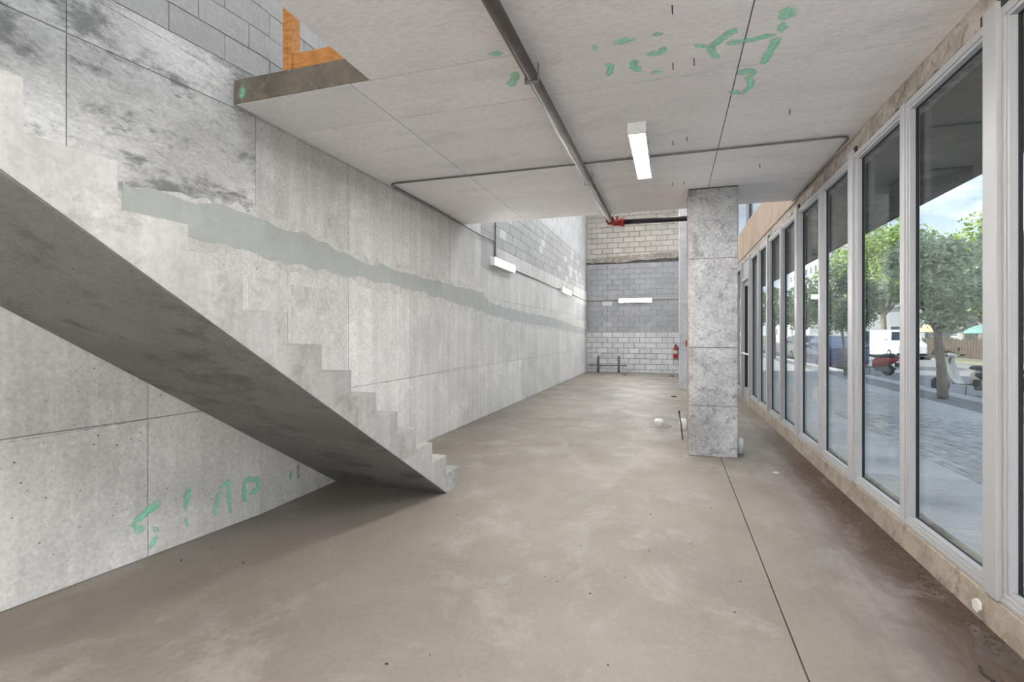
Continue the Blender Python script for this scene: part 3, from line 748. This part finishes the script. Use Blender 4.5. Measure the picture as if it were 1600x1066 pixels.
# ---- sprinkler main
sp_ = empty('sprinkler_pipe', (-.86, 7.5, 3.1)); tag(sp_, 'steel sprinkler pipe under the ceiling with red elbow and black branch', 'pipe')
def sl_(o): o.matrix_parent_inverse = Matrix.Translation((.86, -7.5, -3.1)); return o
PZ = 3.115
sl_(MB().tube([(-.86, YN + .05, PZ), (-.86, 2.2, PZ), (-.86, 7.44, PZ)], .038, 14).build('pipe', 'steel_pipe', sp_))
sl_(MB().tube([(-.93, YN + .05, H - .014), (-.93, 7.25, H - .014)], .009, 8).build('hanger_wire', 'galvanised', sp_))
for y in (-1.5, .8, 3.1, 5.4, 7.1):
    q = MB().box(-.905, -.815, y - .012, y + .012, PZ - .046, PZ - .040); q.box(-.905, -.899, y - .012, y + .012, PZ - .046, H); q.box(-.821, -.815, y - .012, y + .012, PZ - .046, H)
    sl_(q.build('hanger', 'galvanised', sp_))
q = MB().tube(fillet([(-.86, 7.40, PZ), (-.86, 7.56, PZ), (-.68, 7.56, PZ)], .09), .05, 12); q.tube([(-.86, 7.36, PZ), (-.86, 7.43, PZ)], .062, 12); q.tube([(-.73, 7.56, PZ), (-.67, 7.56, PZ)], .062, 12)
q.box(-.92, -.80, 7.38, 7.41, PZ - .012, PZ + .012); q.box(-.715, -.685, 7.5, 7.62, PZ - .012, PZ + .012); q.tube([(-.78, 7.56, PZ + .03), (-.78, 7.56, PZ + .09)], .02, 8)
sl_(q.build('elbow', 'red_paint', sp_))
sl_(MB().tube(fillet([(-.68, 7.56, PZ), (.42, 7.56, PZ - .01), (.42, 6.91, PZ - .01)], .1), .038, 14).build('branch_pipe', 'black_pipe', sp_))
# ---- fire alarm riser and call point on the far column
fa = empty('alarm_station', (.40, 13.86, 1.2)); tag(fa, 'red fire alarm pull station with a riser on the far column', 'alarm')
q = MB().box(-.06, .06, -.055, .018, -.07, .09); q.box(-.045, .045, -.07, -.055, -.03, .05); q.build('call_point', 'red_paint', fa, .006)
MB().tube([(0, 0, .09), (0, 0, 3.6)], .014, 8).build('riser', 'red_paint', fa)
# ---- fire extinguisher
fe = empty('fire_extinguisher', (.12, YF - .10, .57)); tag(fe, 'red fire extinguisher hung on the far wall beside the column', 'extinguisher')
MB().lathe([(0, 0), (.075, 0), (.082, .02), (.082, .34), (.07, .39), (.03, .43), (.024, .45), (0, .45)], n=18).build('cylinder', 'red_paint', fe)
MB().lathe([(.0835, .17), (.0835, .30)], n=18).build('label_band', 'label_paper', fe)
q = MB().lathe([(0, .45), (.022, .45), (.022, .49), (0, .49)], n=10); q.box(-.012, .012, -.09, .03, .49, .505); q.box(-.012, .012, -.085, .03, .525, .54); q.tube([(0, .02, .49), (0, .02, .53)], .008, 6)
q.build('valve', 'dark_metal', fe)
MB().tube(fillet([(0, -.02, .47), (.09, -.02, .47), (.10, -.02, .16)], .04), .011, 8).build('hose', 'rubber', fe)
MB().box(-.03, .03, .082, .10, .05, .5).build('bracket', 'dark_metal', fe)
# ---- stubs, caps and debris on the floor
def stub(p, r, h, label, mat='pvc_white', name='pipe_stub', plate=None):
    e = empty(name, p); tag(e, label, 'pipe stub')
    MB().lathe([(0, h), (r * .8, h), (r * .8, h - .01), (r, h - .012), (r, .002), (0, .002)], n=18).build('pipe', mat, e)
    MB().lathe([(r * 1.12, h * .45), (r * 1.16, h * .47), (r * 1.16, h * .85), (r * 1.12, h * .87)], n=18).build('collar', mat, e)
    if plate: MB().lathe([(0, .004), (plate, .004), (plate, .0), (0, .0)], n=18).build('patch', 'grout', e)
    return e
stub((-.20, 8.28, 0), .062, .10, 'short white capped plastic pipe stub on open floor', plate=.2)
stub((.16, 8.0, 0), .045, .17, 'white plastic pipe stub half hidden behind the near column', plate=.08)
stub((.79, 6.62, 0), .03, .19, 'slim white pipe stub against the right side of near column')
e = empty('rebar_rod', (.14, 7.26, 0)); tag(e, 'thin steel rod sticking up from the floor left of the column', 'rod')
MB().tube([(0, 0, 0), (-.02, .02, .2), (-.045, .04, .37)], .009, 8).build('rod', 'rebar', e); MB().ell((-.045, .04, .37), (.016, .016, .02), 8, 6).build('tip', 'dark_metal', e)
for (u, v, r, lb) in ((976, 586, .10, 'dark round floor cap near the far wall, left one'), (1050, 588, .10, 'dark round floor cap near the far wall beside the far column'), (1053, 620, .075, 'dark round floor cap just left of the near column')):
    p = on_z(u, v, 0); e = empty('floor_cap', p); tag(e, lb, 'floor cap', 'dark floor caps')
    MB().lathe([(0, .012), (r * .8, .012), (r * .85, .006), (r, .006), (r, 0), (0, 0)], n=20).build('lid', 'dark_metal', e)
    MB().box(-r * .35, r * .35, -.012, .012, .012, .02).build('grip', 'dark_metal', e)
rnd = random.Random(5); q = MB()
for k in range(1100):
    x = XG - .01 - abs(rnd.gauss(0, .07)); y = rnd.uniform(1.2, 5.2) if rnd.random() < .85 else rnd.uniform(5, 9); s = rnd.uniform(.002, .006); z = .001
    a = rnd.uniform(0, 3.14); dx, dy = math.cos(a) * s * 1.8, math.sin(a) * s * 1.8
    q.add([(x - dx, y - dy, z), (x + dy * .5, y - dx * .5, z + s * .4), (x + dx, y + dy, z), (x - dy * .5, y + dx * .5, z + s * .6), (x, y, z + s)], [(0, 1, 4), (1, 2, 4), (2, 3, 4), (3, 0, 4), (0, 3, 2, 1)])
tag(q.build('leaf_litter', 'leaf_litter'), 'brown crumbs of leaf litter gathered along the curb', 'debris', kind='stuff')
q = MB()
for (u, v) in ((333, 857), (283, 876), (343, 877), (715, 805), (697, 876), (884, 767), (922, 928), (977, 903), (909, 854), (852, 902), (870, 909), (1014, 861), (1017, 804), (1110, 795), (1157, 909), (1148, 957),
               (604, 1038), (672, 1024), (984, 736), (1063, 714), (400, 825), (380, 880), (950, 1040), (1080, 850), (1232, 735), (1387, 898), (1378, 915)):
    p = on_z(u, v, 0); s = .003 + .0035 * rnd.random()
    q.ell((p.x, p.y, s * .3), (s * rnd.uniform(.8, 1.8), s, s * .5), 6, 4)
tag(q.build('floor_debris', 'dirt_dark'), 'scattered dark specks of debris on the open floor', 'debris', kind='stuff')
p = on_z(1212, 739, 0); tag(MB().prism([(p.x - .03, p.y - .02), (p.x + .02, p.y - .03), (p.x + .035, p.y + .01), (p.x, p.y + .03)], 2, 0, .006).build('plaster_chip', 'chip_white'), 'small white plaster chip lying near the curb', 'debris')
p = on_x(1528, 945, XG - .006); tag(MB().prism([(p.y - .035, p.z - .01), (p.y - .015, p.z - .035), (p.y + .02, p.z - .03), (p.y + .035, p.z + .005), (p.y + .005, p.z + .03), (p.y - .03, p.z + .025)], 0, XG - .018, XG - .004).build('plaster_dab', 'chip_white'), 'pale plaster dab stuck to the curb below the nearest post', 'plaster')
pts = [on_z(1240 + .2308 * a, 820 + .2308 * c, 0) for a, c in ((1195, 735), (1235, 770), (1215, 800), (1240, 830), (1225, 865), (1262, 890), (1330, 925), (1400, 960), (1480, 995), (1560, 1030), (1600, 1000), (1560, 930), (1500, 840), (1400, 790), (1320, 745), (1260, 700), (1150, 650), (1110, 640))]
tag(MB().prism([(p.x, p.y) for p in pts], 2, .0002, .0012).build('damp_patch', 'damp'), 'thin dark damp patch with a wavy edge on the floor beside the curb', 'damp patch')
p = on_z(1542, 1056, 0); tag(MB().tube([p + Vector((0, .05, .008)), p + Vector((-.015, .01, .008)), p + Vector((0, -.05, .008))], .006, 6).build('twig', 'dirt_dark'), 'short bent twig on the floor at the lower right', 'debris')

# ================================================================== OUTSIDE
GZ = .02; RZ = -.12
sw_ = empty('sidewalk'); tag(sw_, 'pale concrete sidewalk outside the windows with a paver band', 'sidewalk', kind='structure')
MB().box(XG + .21, 6.6, YN - 20, 120, -.4, GZ - .03).build('base', 'mortar', sw_)
def slabs(x0, x1, step, ya, yb):
    y = ya
    while y < yb:
        MB().box(x0 + .004, x1 - .004, y + .004, y + step - .004, GZ - .06, GZ).build('sidewalk_slab', 'sidewalk_concrete', sw_); y += step
slabs(XG + .21, 2.8, 1.5, -6, 40); slabs(4.8, 5.35, 2.4, -6, 60); slabs(6.15, 6.45, 2.4, -6, 60)
MB().box(5.355, 6.145, -6, 60, GZ - .06, GZ - .012).build('tree_strip', 'asphalt', sw_)
y = -6
while y < 60:
    MB().box(6.45, 6.62, y + .003, y + 2.997, -.3, GZ).build('kerb_stone', 'sidewalk_concrete', sw_, .02); y += 3
pv = []
rnd = random.Random(2)
for i in range(20):
    for j in range(-10, 170):
        x = 2.8 + i * .1; y = j * .2 + (.1 if i % 2 else 0); pv.append((x, y))
vis = sorted([q for q in pv if q[1] > 2.0 * q[0] - .2 and q[1] < 4.3 * q[0]], key=lambda q: q[0] ** 2 + q[1] ** 2)[:300]
vset = set(vis); pm = MB().box(.003, .097, .003, .197, -.05, 0).mesh('paver'); pm.materials.append(MATS['paver_grey'])
for (x, y) in vis: inst(pm, 'paver', sw_, (x, y, GZ + rnd.uniform(-.004, .004)), (rnd.uniform(-.02, .02), rnd.uniform(-.02, .02), 0))
q = MB()
for (x, y) in pv:
    if (x, y) not in vset:
        dz = rnd.uniform(-.004, .004); q.box(x + .003, x + .097, y + .003, y + .197, GZ - .05, GZ + dz)
q.build('paver', 'paver_grey', sw_)['kind'] = 'stuff'
rd = MB().box(6.62, 15.0, -40, 300, -.5, RZ).build('street', 'asphalt'); tag(rd, 'grey asphalt street beyond the sidewalk', 'street', kind='structure')
fg = MB().box(15.0, 400, -100, 500, -.5, RZ + .12).build('ground', 'far_ground'); tag(fg, 'pale verge and ground across the street', 'ground', kind='structure')
cn = MB().prism([(XG + .18, 3.12), (2.96, 3.12), (3.04, 3.10), (3.04, 3.55), (XG + .18, 3.55)], 1, YN - 3, 60).build('canopy', 'stucco'); tag(cn, 'dark rough stucco canopy projecting over the sidewalk', 'canopy', kind='structure')

# ---- trees
def crown(c, r, n, leaf, seed, lumps=26):
    rnd = random.Random(seed); q = MB(); cs = []
    for _ in range(lumps):
        while True:
            d = Vector((rnd.uniform(-1, 1), rnd.uniform(-1, 1), rnd.uniform(-1, 1)))
            if d.length < 1: break
        d = d.normalized() * d.length ** .5
        cs.append((Vector(c) + Vector((d.x * r[0] * .8, d.y * r[1] * .8, d.z * r[2] * .8)), rnd.uniform(.22, .42) * min(r)))
    for _ in range(n):
        cc_, rr = rnd.choice(cs); d = Vector((rnd.gauss(0, 1), rnd.gauss(0, 1), rnd.gauss(0, 1))).normalized() * rr * rnd.uniform(.5, 1.1); p = cc_ + d
        a = Vector((rnd.gauss(0, 1), rnd.gauss(0, 1), rnd.gauss(0, .6))).normalized(); b_ = a.cross(Vector((rnd.gauss(0, 1), rnd.gauss(0, 1), rnd.gauss(0, 1)))).normalized()
        s = leaf * rnd.uniform(.6, 1.2)
        q.add([p - a * s, p + b_ * s * .45 + a * .1 * s, p + a * s, p - b_ * s * .45 + a * .1 * s], [(0, 1, 2, 3)])
    return q, cs
def tree(x, y, z0, h0, c, r, n, leaf, mat, label, seed, tr=.08, lean=(0, 0)):
    e = empty('street_tree', (x, y, z0)); tag(e, label, 'tree', 'trees along the street')
    base = Vector((0, 0, 0)); top = Vector((lean[0], lean[1], h0)); cl = Vector(c) - Vector((x, y, z0))
    q, cs = crown(cl, r, n, leaf, seed)
    MB().tube([base, base.lerp(top, .5) + Vector((.02, 0, 0)), top, top.lerp(cl, .6)], [tr, tr * .85, tr * .7, tr * .35], 10).build('trunk', 'bark', e)
    b_ = MB()
    for p, rr in cs[:9]: b_.tube([top, top.lerp(p, .5) + Vector((0, 0, .1 * h0)), p], [tr * .45, tr * .3, tr * .12], 6)
    b_.build('branches', 'bark', e)
    o = q.build('foliage', mat, e); o['kind'] = 'stuff'
    return e
tree(5.78, 13.6, GZ, 1.45, (5.95, 13.35, 2.75), (1.75, 1.9, 1.25), 15000, .07, 'leaf_olive', 'olive green street tree on the sidewalk beside the cream scooter', 1, .105, (-.06, .1))
tree(5.7, 19.9, GZ, 1.6, (5.7, 19.9, 2.7), (1.3, 1.5, 1.15), 6000, .08, 'leaf_dark', 'slim street tree standing before the blue parked car', 2, .06, (-.08, .1))
tree(5.8, 26.0, GZ, 1.6, (5.8, 26.0, 2.9), (1.3, 1.6, 1.2), 4000, .1, 'leaf_dark', 'dark street tree third along the sidewalk', 3, .07)
tree(5.8, 33.0, GZ, 1.8, (5.8, 33.0, 3.0), (1.4, 1.6, 1.2), 3000, .12, 'leaf_dark', 'street tree fourth along the sidewalk', 4, .07)
tree(15.9, 46.5, RZ, 3.0, (15.9, 46.5, 6.6), (3.4, 4.2, 4.0), 9000, .2, 'leaf_green', 'tall bright green tree across the street behind the white van', 5, .25)
tree(16.5, 56.0, RZ, 3.0, (16.5, 56.0, 6.0), (3.4, 4.0, 4.2), 7000, .24, 'leaf_green', 'tall bright green tree farther up across the street', 6, .25)
tree(19.9, 41.8, RZ, 2.6, (19.9, 41.8, 6.1), (3.0, 3.0, 3.4), 9000, .17, 'leaf_green', 'green tree across the street over the garden fence and umbrellas', 7, .2)
tree(20.5, 33.6, RZ, 2.6, (20.5, 33.6, 4.4), (2.6, 3.0, 2.2), 5000, .17, 'leaf_olive', 'greyish green tree at the right across the street', 8, .2)
tree(15.8, 72.0, RZ, 2.6, (15.8, 72.0, 4.6), (2.6, 4.0, 2.6), 3500, .26, 'leaf_green', 'low green tree near the far tower block', 9, .2)
tree(15.8, 122.0, RZ, 3, (15.8, 122.0, 5.2), (2.8, 5.0, 3.2), 3500, .3, 'leaf_green', 'distant green tree at the end of the street', 10, .25)

# ---- vehicles (built along +y, front at +y)
def wheel(parent, p, r, wd, hub='spoke_grey', tyre='rubber', name='wheel'):
    o = MB().lathe([(r * .62, -wd / 2), (r * .94, -wd / 2), (r, -wd * .3), (r, wd * .3), (r * .94, wd / 2), (r * .62, wd / 2), (r * .62, -wd / 2)], p, 'X', 22).build(name, tyre, parent)
    q = MB().lathe([(0, wd * .38), (r * .18, wd * .42), (r * .22, wd * .3), (r * .62, wd * .25), (r * .62, -wd * .25), (r * .22, -wd * .3), (r * .18, -wd * .42), (0, -wd * .38)], p, 'X', 22)
    q.build('hub', hub, o)
    return o
def car(x, y, rz, L, W, Ht, kind, mat, label, glass_='car_glass'):
    e = empty('parked_car', (x, y, RZ), rz); tag(e, label, 'car', 'vehicles parked on the street')
    hw = W / 2; cl = .2
    if kind == 'van':
        st_ = [(-.5, .55, .75, .76, .90), (-.49, .30, .95, .99, .98), (-.44, .24, 1.0, 1.0, 1.0), (.02, .22, .98, 1.0, 1.0), (.20, .22, .95, .97, 1.0), (.30, .22, .60, .62, .99), (.44, .24, .52, .53, .96), (.49, .32, .46, .47, .90), (.5, .4, .42, .43, .8)]
    else:
        st_ = [(-.5, .45, .55, .56, .86), (-.485, .28, .62, .63, .94), (-.40, .20, .66, .68, .98), (-.30, .19, .67, .80, 1.0), (-.16, .18, .66, 1.0, 1.0), (.06, .18, .65, .99, 1.0), (.17, .18, .64, .80, 1.0), (.26, .18, .62, .64, .99), (.42, .20, .55, .56, .96), (.485, .28, .46, .47, .9), (.5, .36, .42, .43, .82)]
    rings = []; bz = Ht
    for (s, zb, zm, zt, wf_) in st_:
        y_ = s * L; zb *= 1.0 if kind != 'van' else .8; zm *= bz; zt *= bz; w_ = hw * wf_; ti = .80 if zt > zm + .05 else .97
        rings.append([(-w_, y_, zb), (-w_ * 1.0, y_, (zb + zm) / 2), (-w_ * .99, y_, zm), (-w_ * ti, y_, zt), (-w_ * ti * .7, y_, zt + .02), (w_ * ti * .7, y_, zt + .02), (w_ * ti, y_, zt), (w_ * .99, y_, zm), (w_, y_, (zb + zm) / 2), (w_, y_, zb)])
    MB().loft(rings).build('body', mat, e, .02)
    # windows a little proud of the body
    for sd in (-1, 1):
        if kind == 'van': wins = [((.075, .63), (.075, .93), (.19, .90), (.255, .66))]
        else: wins = [((-.27, .70), (-.155, .95), (-.01, .96), (-.01, .69)), ((.005, .69), (.005, .96), (.07, .95), (.16, .69))]
        for wn4 in wins:
            def P(s, f, o_): 
                tt = max(0, (f - .66) / .34); return (sd * (hw * (1.0 - .2 * tt) + o_), s * L, f * Ht)
            a = [P(s, f, .012) for s, f in wn4]; b_ = [P(s, f, -.03) for s, f in wn4]
            MB().loft([a, b_], smooth=False).build('side_window', glass_, e)
    def screen(s0, f0, s1, f1, nm):
        o_ = .03 * (1 if s0 > 0 else -1)
        a = [(-hw * .86, s0 * L + o_, f0 * Ht), (hw * .86, s0 * L + o_, f0 * Ht), (hw * .7, s1 * L + o_, f1 * Ht), (-hw * .7, s1 * L + o_, f1 * Ht)]
        b_ = [(p[0], p[1] - o_ * 2, p[2]) for p in a]
        MB().loft([a, b_], smooth=False).build(nm, glass_, e)
    if kind == 'van': screen(.292, .645, .212, .93, 'windscreen')
    else: screen(.245, .67, .085, .965, 'windscreen'); screen(-.385, .70, -.19, .965, 'rear_window')
    r = .31 if kind != 'van' else .32
    for sx in (-1, 1):
        for sy in (-.31, .30): wheel(e, (sx * (hw - .1), sy * L, r), r, .2)
        MB().ell((sx * hw * .68, .485 * L, .44 * Ht), (.13, .06, .06), 10, 6).build('headlight', 'lamp_glass', e)
        MB().box(sx * hw * .76 - .1, sx * hw * .76 + .1, -.495 * L, -.47 * L, .48 * Ht, .58 * Ht).build('tail_light', 'tail_red', e, .01)
        MB().ell((sx * (hw + .07), .17 * L, .66 * Ht), (.09, .05, .07), 8, 6).build('mirror', mat, e)
        for s in ((-.02,) if kind != 'van' else (.03,)):
            MB().box(sx * hw - .012, sx * hw + .012, s * L, s * L + .16, .58 * Ht, .605 * Ht).build('door_handle', 'scooter_black', e)
    MB().box(-hw * .92, hw * .92, -.51 * L, -.48 * L, .26, .42).build('bumper', 'scooter_black' if kind == 'van' else mat, e, .03)
    MB().box(-hw * .88, hw * .88, .475 * L, .505 * L, .24, .40).build('bumper', 'scooter_black' if kind == 'van' else mat, e, .03)
    return e
PI = math.pi
car(14.0, 38.7, PI, 4.2, 1.8, 1.85, 'van', 'car_white', 'white delivery van parked across the street facing the viewer')
car(14.0, 43.6, PI, 4.7, 1.9, 1.78, 'car', 'car_dark', 'dark blue car parked behind the white van')
car(7.4, 27.8, 0, 4.4, 1.8, 1.48, 'car', 'car_blue', 'dark bluish car parked at the curb behind the slim tree', 'windscreen_blue')
car(7.75, 35.2, 0, 4.2, 1.75, 1.5, 'car', 'car_pale', 'pale beige car parked farther up along the curb')
car(14.0, 58.0, PI, 4.4, 1.8, 1.5, 'car', 'car_white', 'white car far up the street')

def scooter(x, y, rz, paint, label, seat='scooter_black', modern=False, rack=False):
    """front at +y; wheels, fender, leg shield, floor, rear body, seat, handlebar"""
    e = empty('motor_scooter', (x, y, RZ), rz); tag(e, label, 'scooter', 'scooters parked at the curb')
    wheel(e, (0, .63, .21), .21, .10); wheel(e, (0, -.60, .21), .21, .11)
    # front fender
    rings = []
    for k in range(9):
        a = math.radians(20 + 150 * k / 8); hw = .075 * (1 if 0 < k < 8 else .7)
        rings.append([(-hw, .63 + math.cos(a) * .225, .21 + math.sin(a) * .225), (0, .63 + math.cos(a) * .265, .21 + math.sin(a) * .265), (hw, .63 + math.cos(a) * .225, .21 + math.sin(a) * .225), (0, .63 + math.cos(a) * .235, .21 + math.sin(a) * .235)])
    MB().loft(rings).build('front_fender', paint, e)
    MB().tube([(.06, .63, .21), (.06, .52, .48), (0, .42, .80), (0, .38, .95)], [.022, .024, .028, .025], 10).build('fork', 'spoke_grey', e)
    # leg shield and floor board as one bent sheet
    path = [(.40, .96, .10), (.42, .82, .16), (.40, .62, .23), (.34, .42, .23), (.24, .30, .20), (.08, .27, .19), (-.16, .27, .18)]
    rings = []
    for (yy, zz, hw) in path:
        rings.append([(-hw, yy - .05, zz + .01), (-hw * .5, yy + .03, zz - .0), (0, yy + .05, zz - .01), (hw * .5, yy + .03, zz), (hw, yy - .05, zz + .01), (hw * .5, yy - .02, zz + .03), (0, yy - .01, zz + .03), (-hw * .5, yy - .02, zz + .03)])
    MB().loft(rings).build('leg_shield', paint, e)
    MB().box(-.16, .16, -.16, .26, .285, .30).build('floor_mat', 'scooter_black', e, .008)
    # rear body
    rb = []
    for (s, zb, zt, hw) in ((-.10, .30, .60, .10), (-.20, .28, .66, .15), (-.42, .30, .70, .20), (-.66, .38, .70, .19), (-.84, .50, .68, .13), (-.93, .58, .66, .06)):
        rb.append([(hw * math.cos(q) , s, (zb + zt) / 2 + (zt - zb) / 2 * math.sin(q)) for q in [2 * PI * k / 12 for k in range(12)]])
    MB().loft(rb).build('rear_body', paint, e)
    sb_ = []
    for (s, zb, zt, hw) in ((-.06, .68, .74, .06), (-.14, .66, .79, .12), (-.40, .68, .80, .14), (-.50, .68, .84, .14), (-.78, .69, .85, .12), (-.86, .70, .80, .07)):
        sb_.append([(hw * math.cos(q), s, (zb + zt) / 2 + (zt - zb) / 2 * math.sin(q)) for q in [2 * PI * k / 12 for k in range(12)]])
    MB().loft(sb_).build('seat', seat, e)
    # handlebar head with lamp, grips, mirrors
    hd = []
    for (s, zc, rz_, hw) in ((.26, 1.00, .03, .06), (.33, 1.01, .065, .10), (.42, 1.01, .075, .10), (.50, 1.00, .05, .07), (.53, 1.0, .03, .04)):
        hd.append([(hw * math.cos(q), s, zc + rz_ * math.sin(q)) for q in [2 * PI * k / 12 for k in range(12)]])
    h = MB().loft(hd).build('handlebar_head', paint, e)
    MB().ell((0, .51, 1.0), (.06, .035, .05), 12, 7).build('headlight', 'lamp_glass', h)
    MB().tube([(-.34, .28, 1.02), (-.2, .34, 1.02), (.2, .34, 1.02), (.34, .28, 1.02)], .017, 8).build('handlebar', paint, e)
    for sx in (-1, 1):
        MB().tube([(sx * .24, .33, 1.02), (sx * .36, .27, 1.02)], .024, 8).build('grip', 'rubber', e)
        mr_ = MB().tube([(sx * .2, .34, 1.03), (sx * .28, .36, 1.16)], .007, 6); mr_.ell((sx * .29, .36, 1.19), (.055, .015, .04), 10, 6); mr_.build('mirror', 'scooter_black', e)
        MB().ell((sx * .12, .47, .72), (.035, .012, .045), 8, 6).build('indicator', 'scooter_black', e)
    MB().ell((0, -.92, .62), (.06, .03, .045), 10, 6).build('tail_light', 'tail_red', e)
    MB().tube([(.10, -.25, .24), (.13, -.55, .22), (.14, -.80, .26)], [.035, .05, .045], 10).build('exhaust', 'chrome' if not modern else 'scooter_black', e)
    MB().box(-.10, .10, -.62, -.18, .16, .36).build('engine', 'spoke_grey', e, .03)
    MB().tube([(-.12, -.05, .26), (-.22, -.08, .02)], .012, 6).build('side_stand', 'dark_metal', e)
    g_ = MB().box(-.07, .07, -.98, -.84, .34, .5); g_.build('rear_guard', 'scooter_black', e, .02)
    return e
scooter(7.2, 15.72, math.radians(35), 'cream_paint', 'cream scooter parked at the curb beyond the tree trunk')
scooter(7.66, 14.16, math.radians(-112), 'scooter_black', 'black moped with a red tail light next to the cream scooter', modern=True)
scooter(7.4, 22.9, math.radians(47), 'scooter_red', 'red scooter parked at the curb in front of the dark bluish car', modern=True)

# ---- across the street
fn = empty('garden_fence', (17.0, 38.0, 0)); tag(fn, 'low brown slatted garden fence across the street', 'fence')
for k in range(60):
    MB().box(-.01, .01, -9 + k * .3 + .02, -9 + k * .3 + .27, .05, 1.15 + .04 * math.sin(k * 2.1)).build('slat', 'fence_wood', fn)
for k in range(10): MB().box(.01, .10, -9 + k * 2 - .04, -9 + k * 2 + .04, 0, 1.2).build('post', 'fence_wood', fn)
def umbrella(x, y, h, r, mat, label):
    e = empty('garden_umbrella', (x, y, 0)); tag(e, label, 'umbrella')
    MB().lathe([(0, h), (r * .35, h - .12), (r * .75, h - .34), (r, h - .58), (r * .98, h - .62), (r * .72, h - .38), (0, h - .06)], n=16).build('canopy', mat, e)
    MB().tube([(0, 0, 0), (0, 0, h)], .03, 8).build('pole', 'fence_wood', e)
umbrella(18.4, 38.4, 2.1, 1.1, 'teal_fabric', 'teal garden umbrella across the street behind the fence')
umbrella(18.4, 45.6, 2.2, 1.2, 'yellow_fabric', 'pale yellow garden umbrella across the street left of the teal one')
def house(x0, x1, y0, y1, h, mat, label, roofm, cols, floors, fh, cat='building', wsize=(1.2, 1.3), gable=True):
    e = empty('building', ((x0 + x1) / 2, (y0 + y1) / 2, 0)); tag(e, label, cat, 'buildings across the street')
    hx, hy = (x1 - x0) / 2, (y1 - y0) / 2
    MB().box(-hx, hx, -hy, hy, 0, h).build('wall', mat, e)
    if gable: MB().prism([(-hx - .4, h), (hx + .4, h), (0, h + hx * .45)], 1, -hy - .4, hy + .4).build('roof', roofm, e)
    else: MB().box(-hx - .3, hx + .3, -hy - .3, hy + .3, h, h + .6).build('roof', roofm, e)
    for f in range(floors):
        z0 = f * fh + fh * .35
        for c_ in range(cols):
            y_ = -hy + (c_ + .5) * 2 * hy / cols
            o = MB().box(-hx - .06, -hx + .02, y_ - wsize[0] / 2, y_ + wsize[0] / 2, z0, z0 + wsize[1]).build('window', 'render_white', e)
            MB().box(-hx - .08, -hx - .05, y_ - wsize[0] / 2 + .1, y_ + wsize[0] / 2 - .1, z0 + .1, z0 + wsize[1] - .1).build('pane', 'window_dark', o)
        cols2 = max(2, int(cols * hx / hy))
        for c_ in range(cols2):
            x_ = -hx + (c_ + .5) * 2 * hx / cols2
            o = MB().box(x_ - wsize[0] / 2, x_ + wsize[0] / 2, -hy - .06, -hy + .02, z0, z0 + wsize[1]).build('window', 'render_white', e)
            MB().box(x_ - wsize[0] / 2 + .1, x_ + wsize[0] / 2 - .1, -hy - .08, -hy - .05, z0 + .1, z0 + wsize[1] - .1).build('pane', 'window_dark', o)
    return e
house(38, 60, 150, 190, 25.5, 'render_white', 'white apartment tower far up the street with rows of windows', 'render_white', 8, 7, 3.5, wsize=(2.2, 2.0), gable=False)
house(24, 34, 45, 60, 4.4, 'render_grey', 'low grey house behind the van with an orange roof', 'orange_roof', 4, 1, 3.4)
house(25, 35, 17, 30, 5.0, 'render_white', 'white house with a dark roof farthest right across the street', 'window_dark', 4, 1, 3.6)
house(18, 30, 78, 110, 5.0, 'render_white', 'long low white building beyond the green trees', 'render_white', 8, 1, 3.6, gable=False)
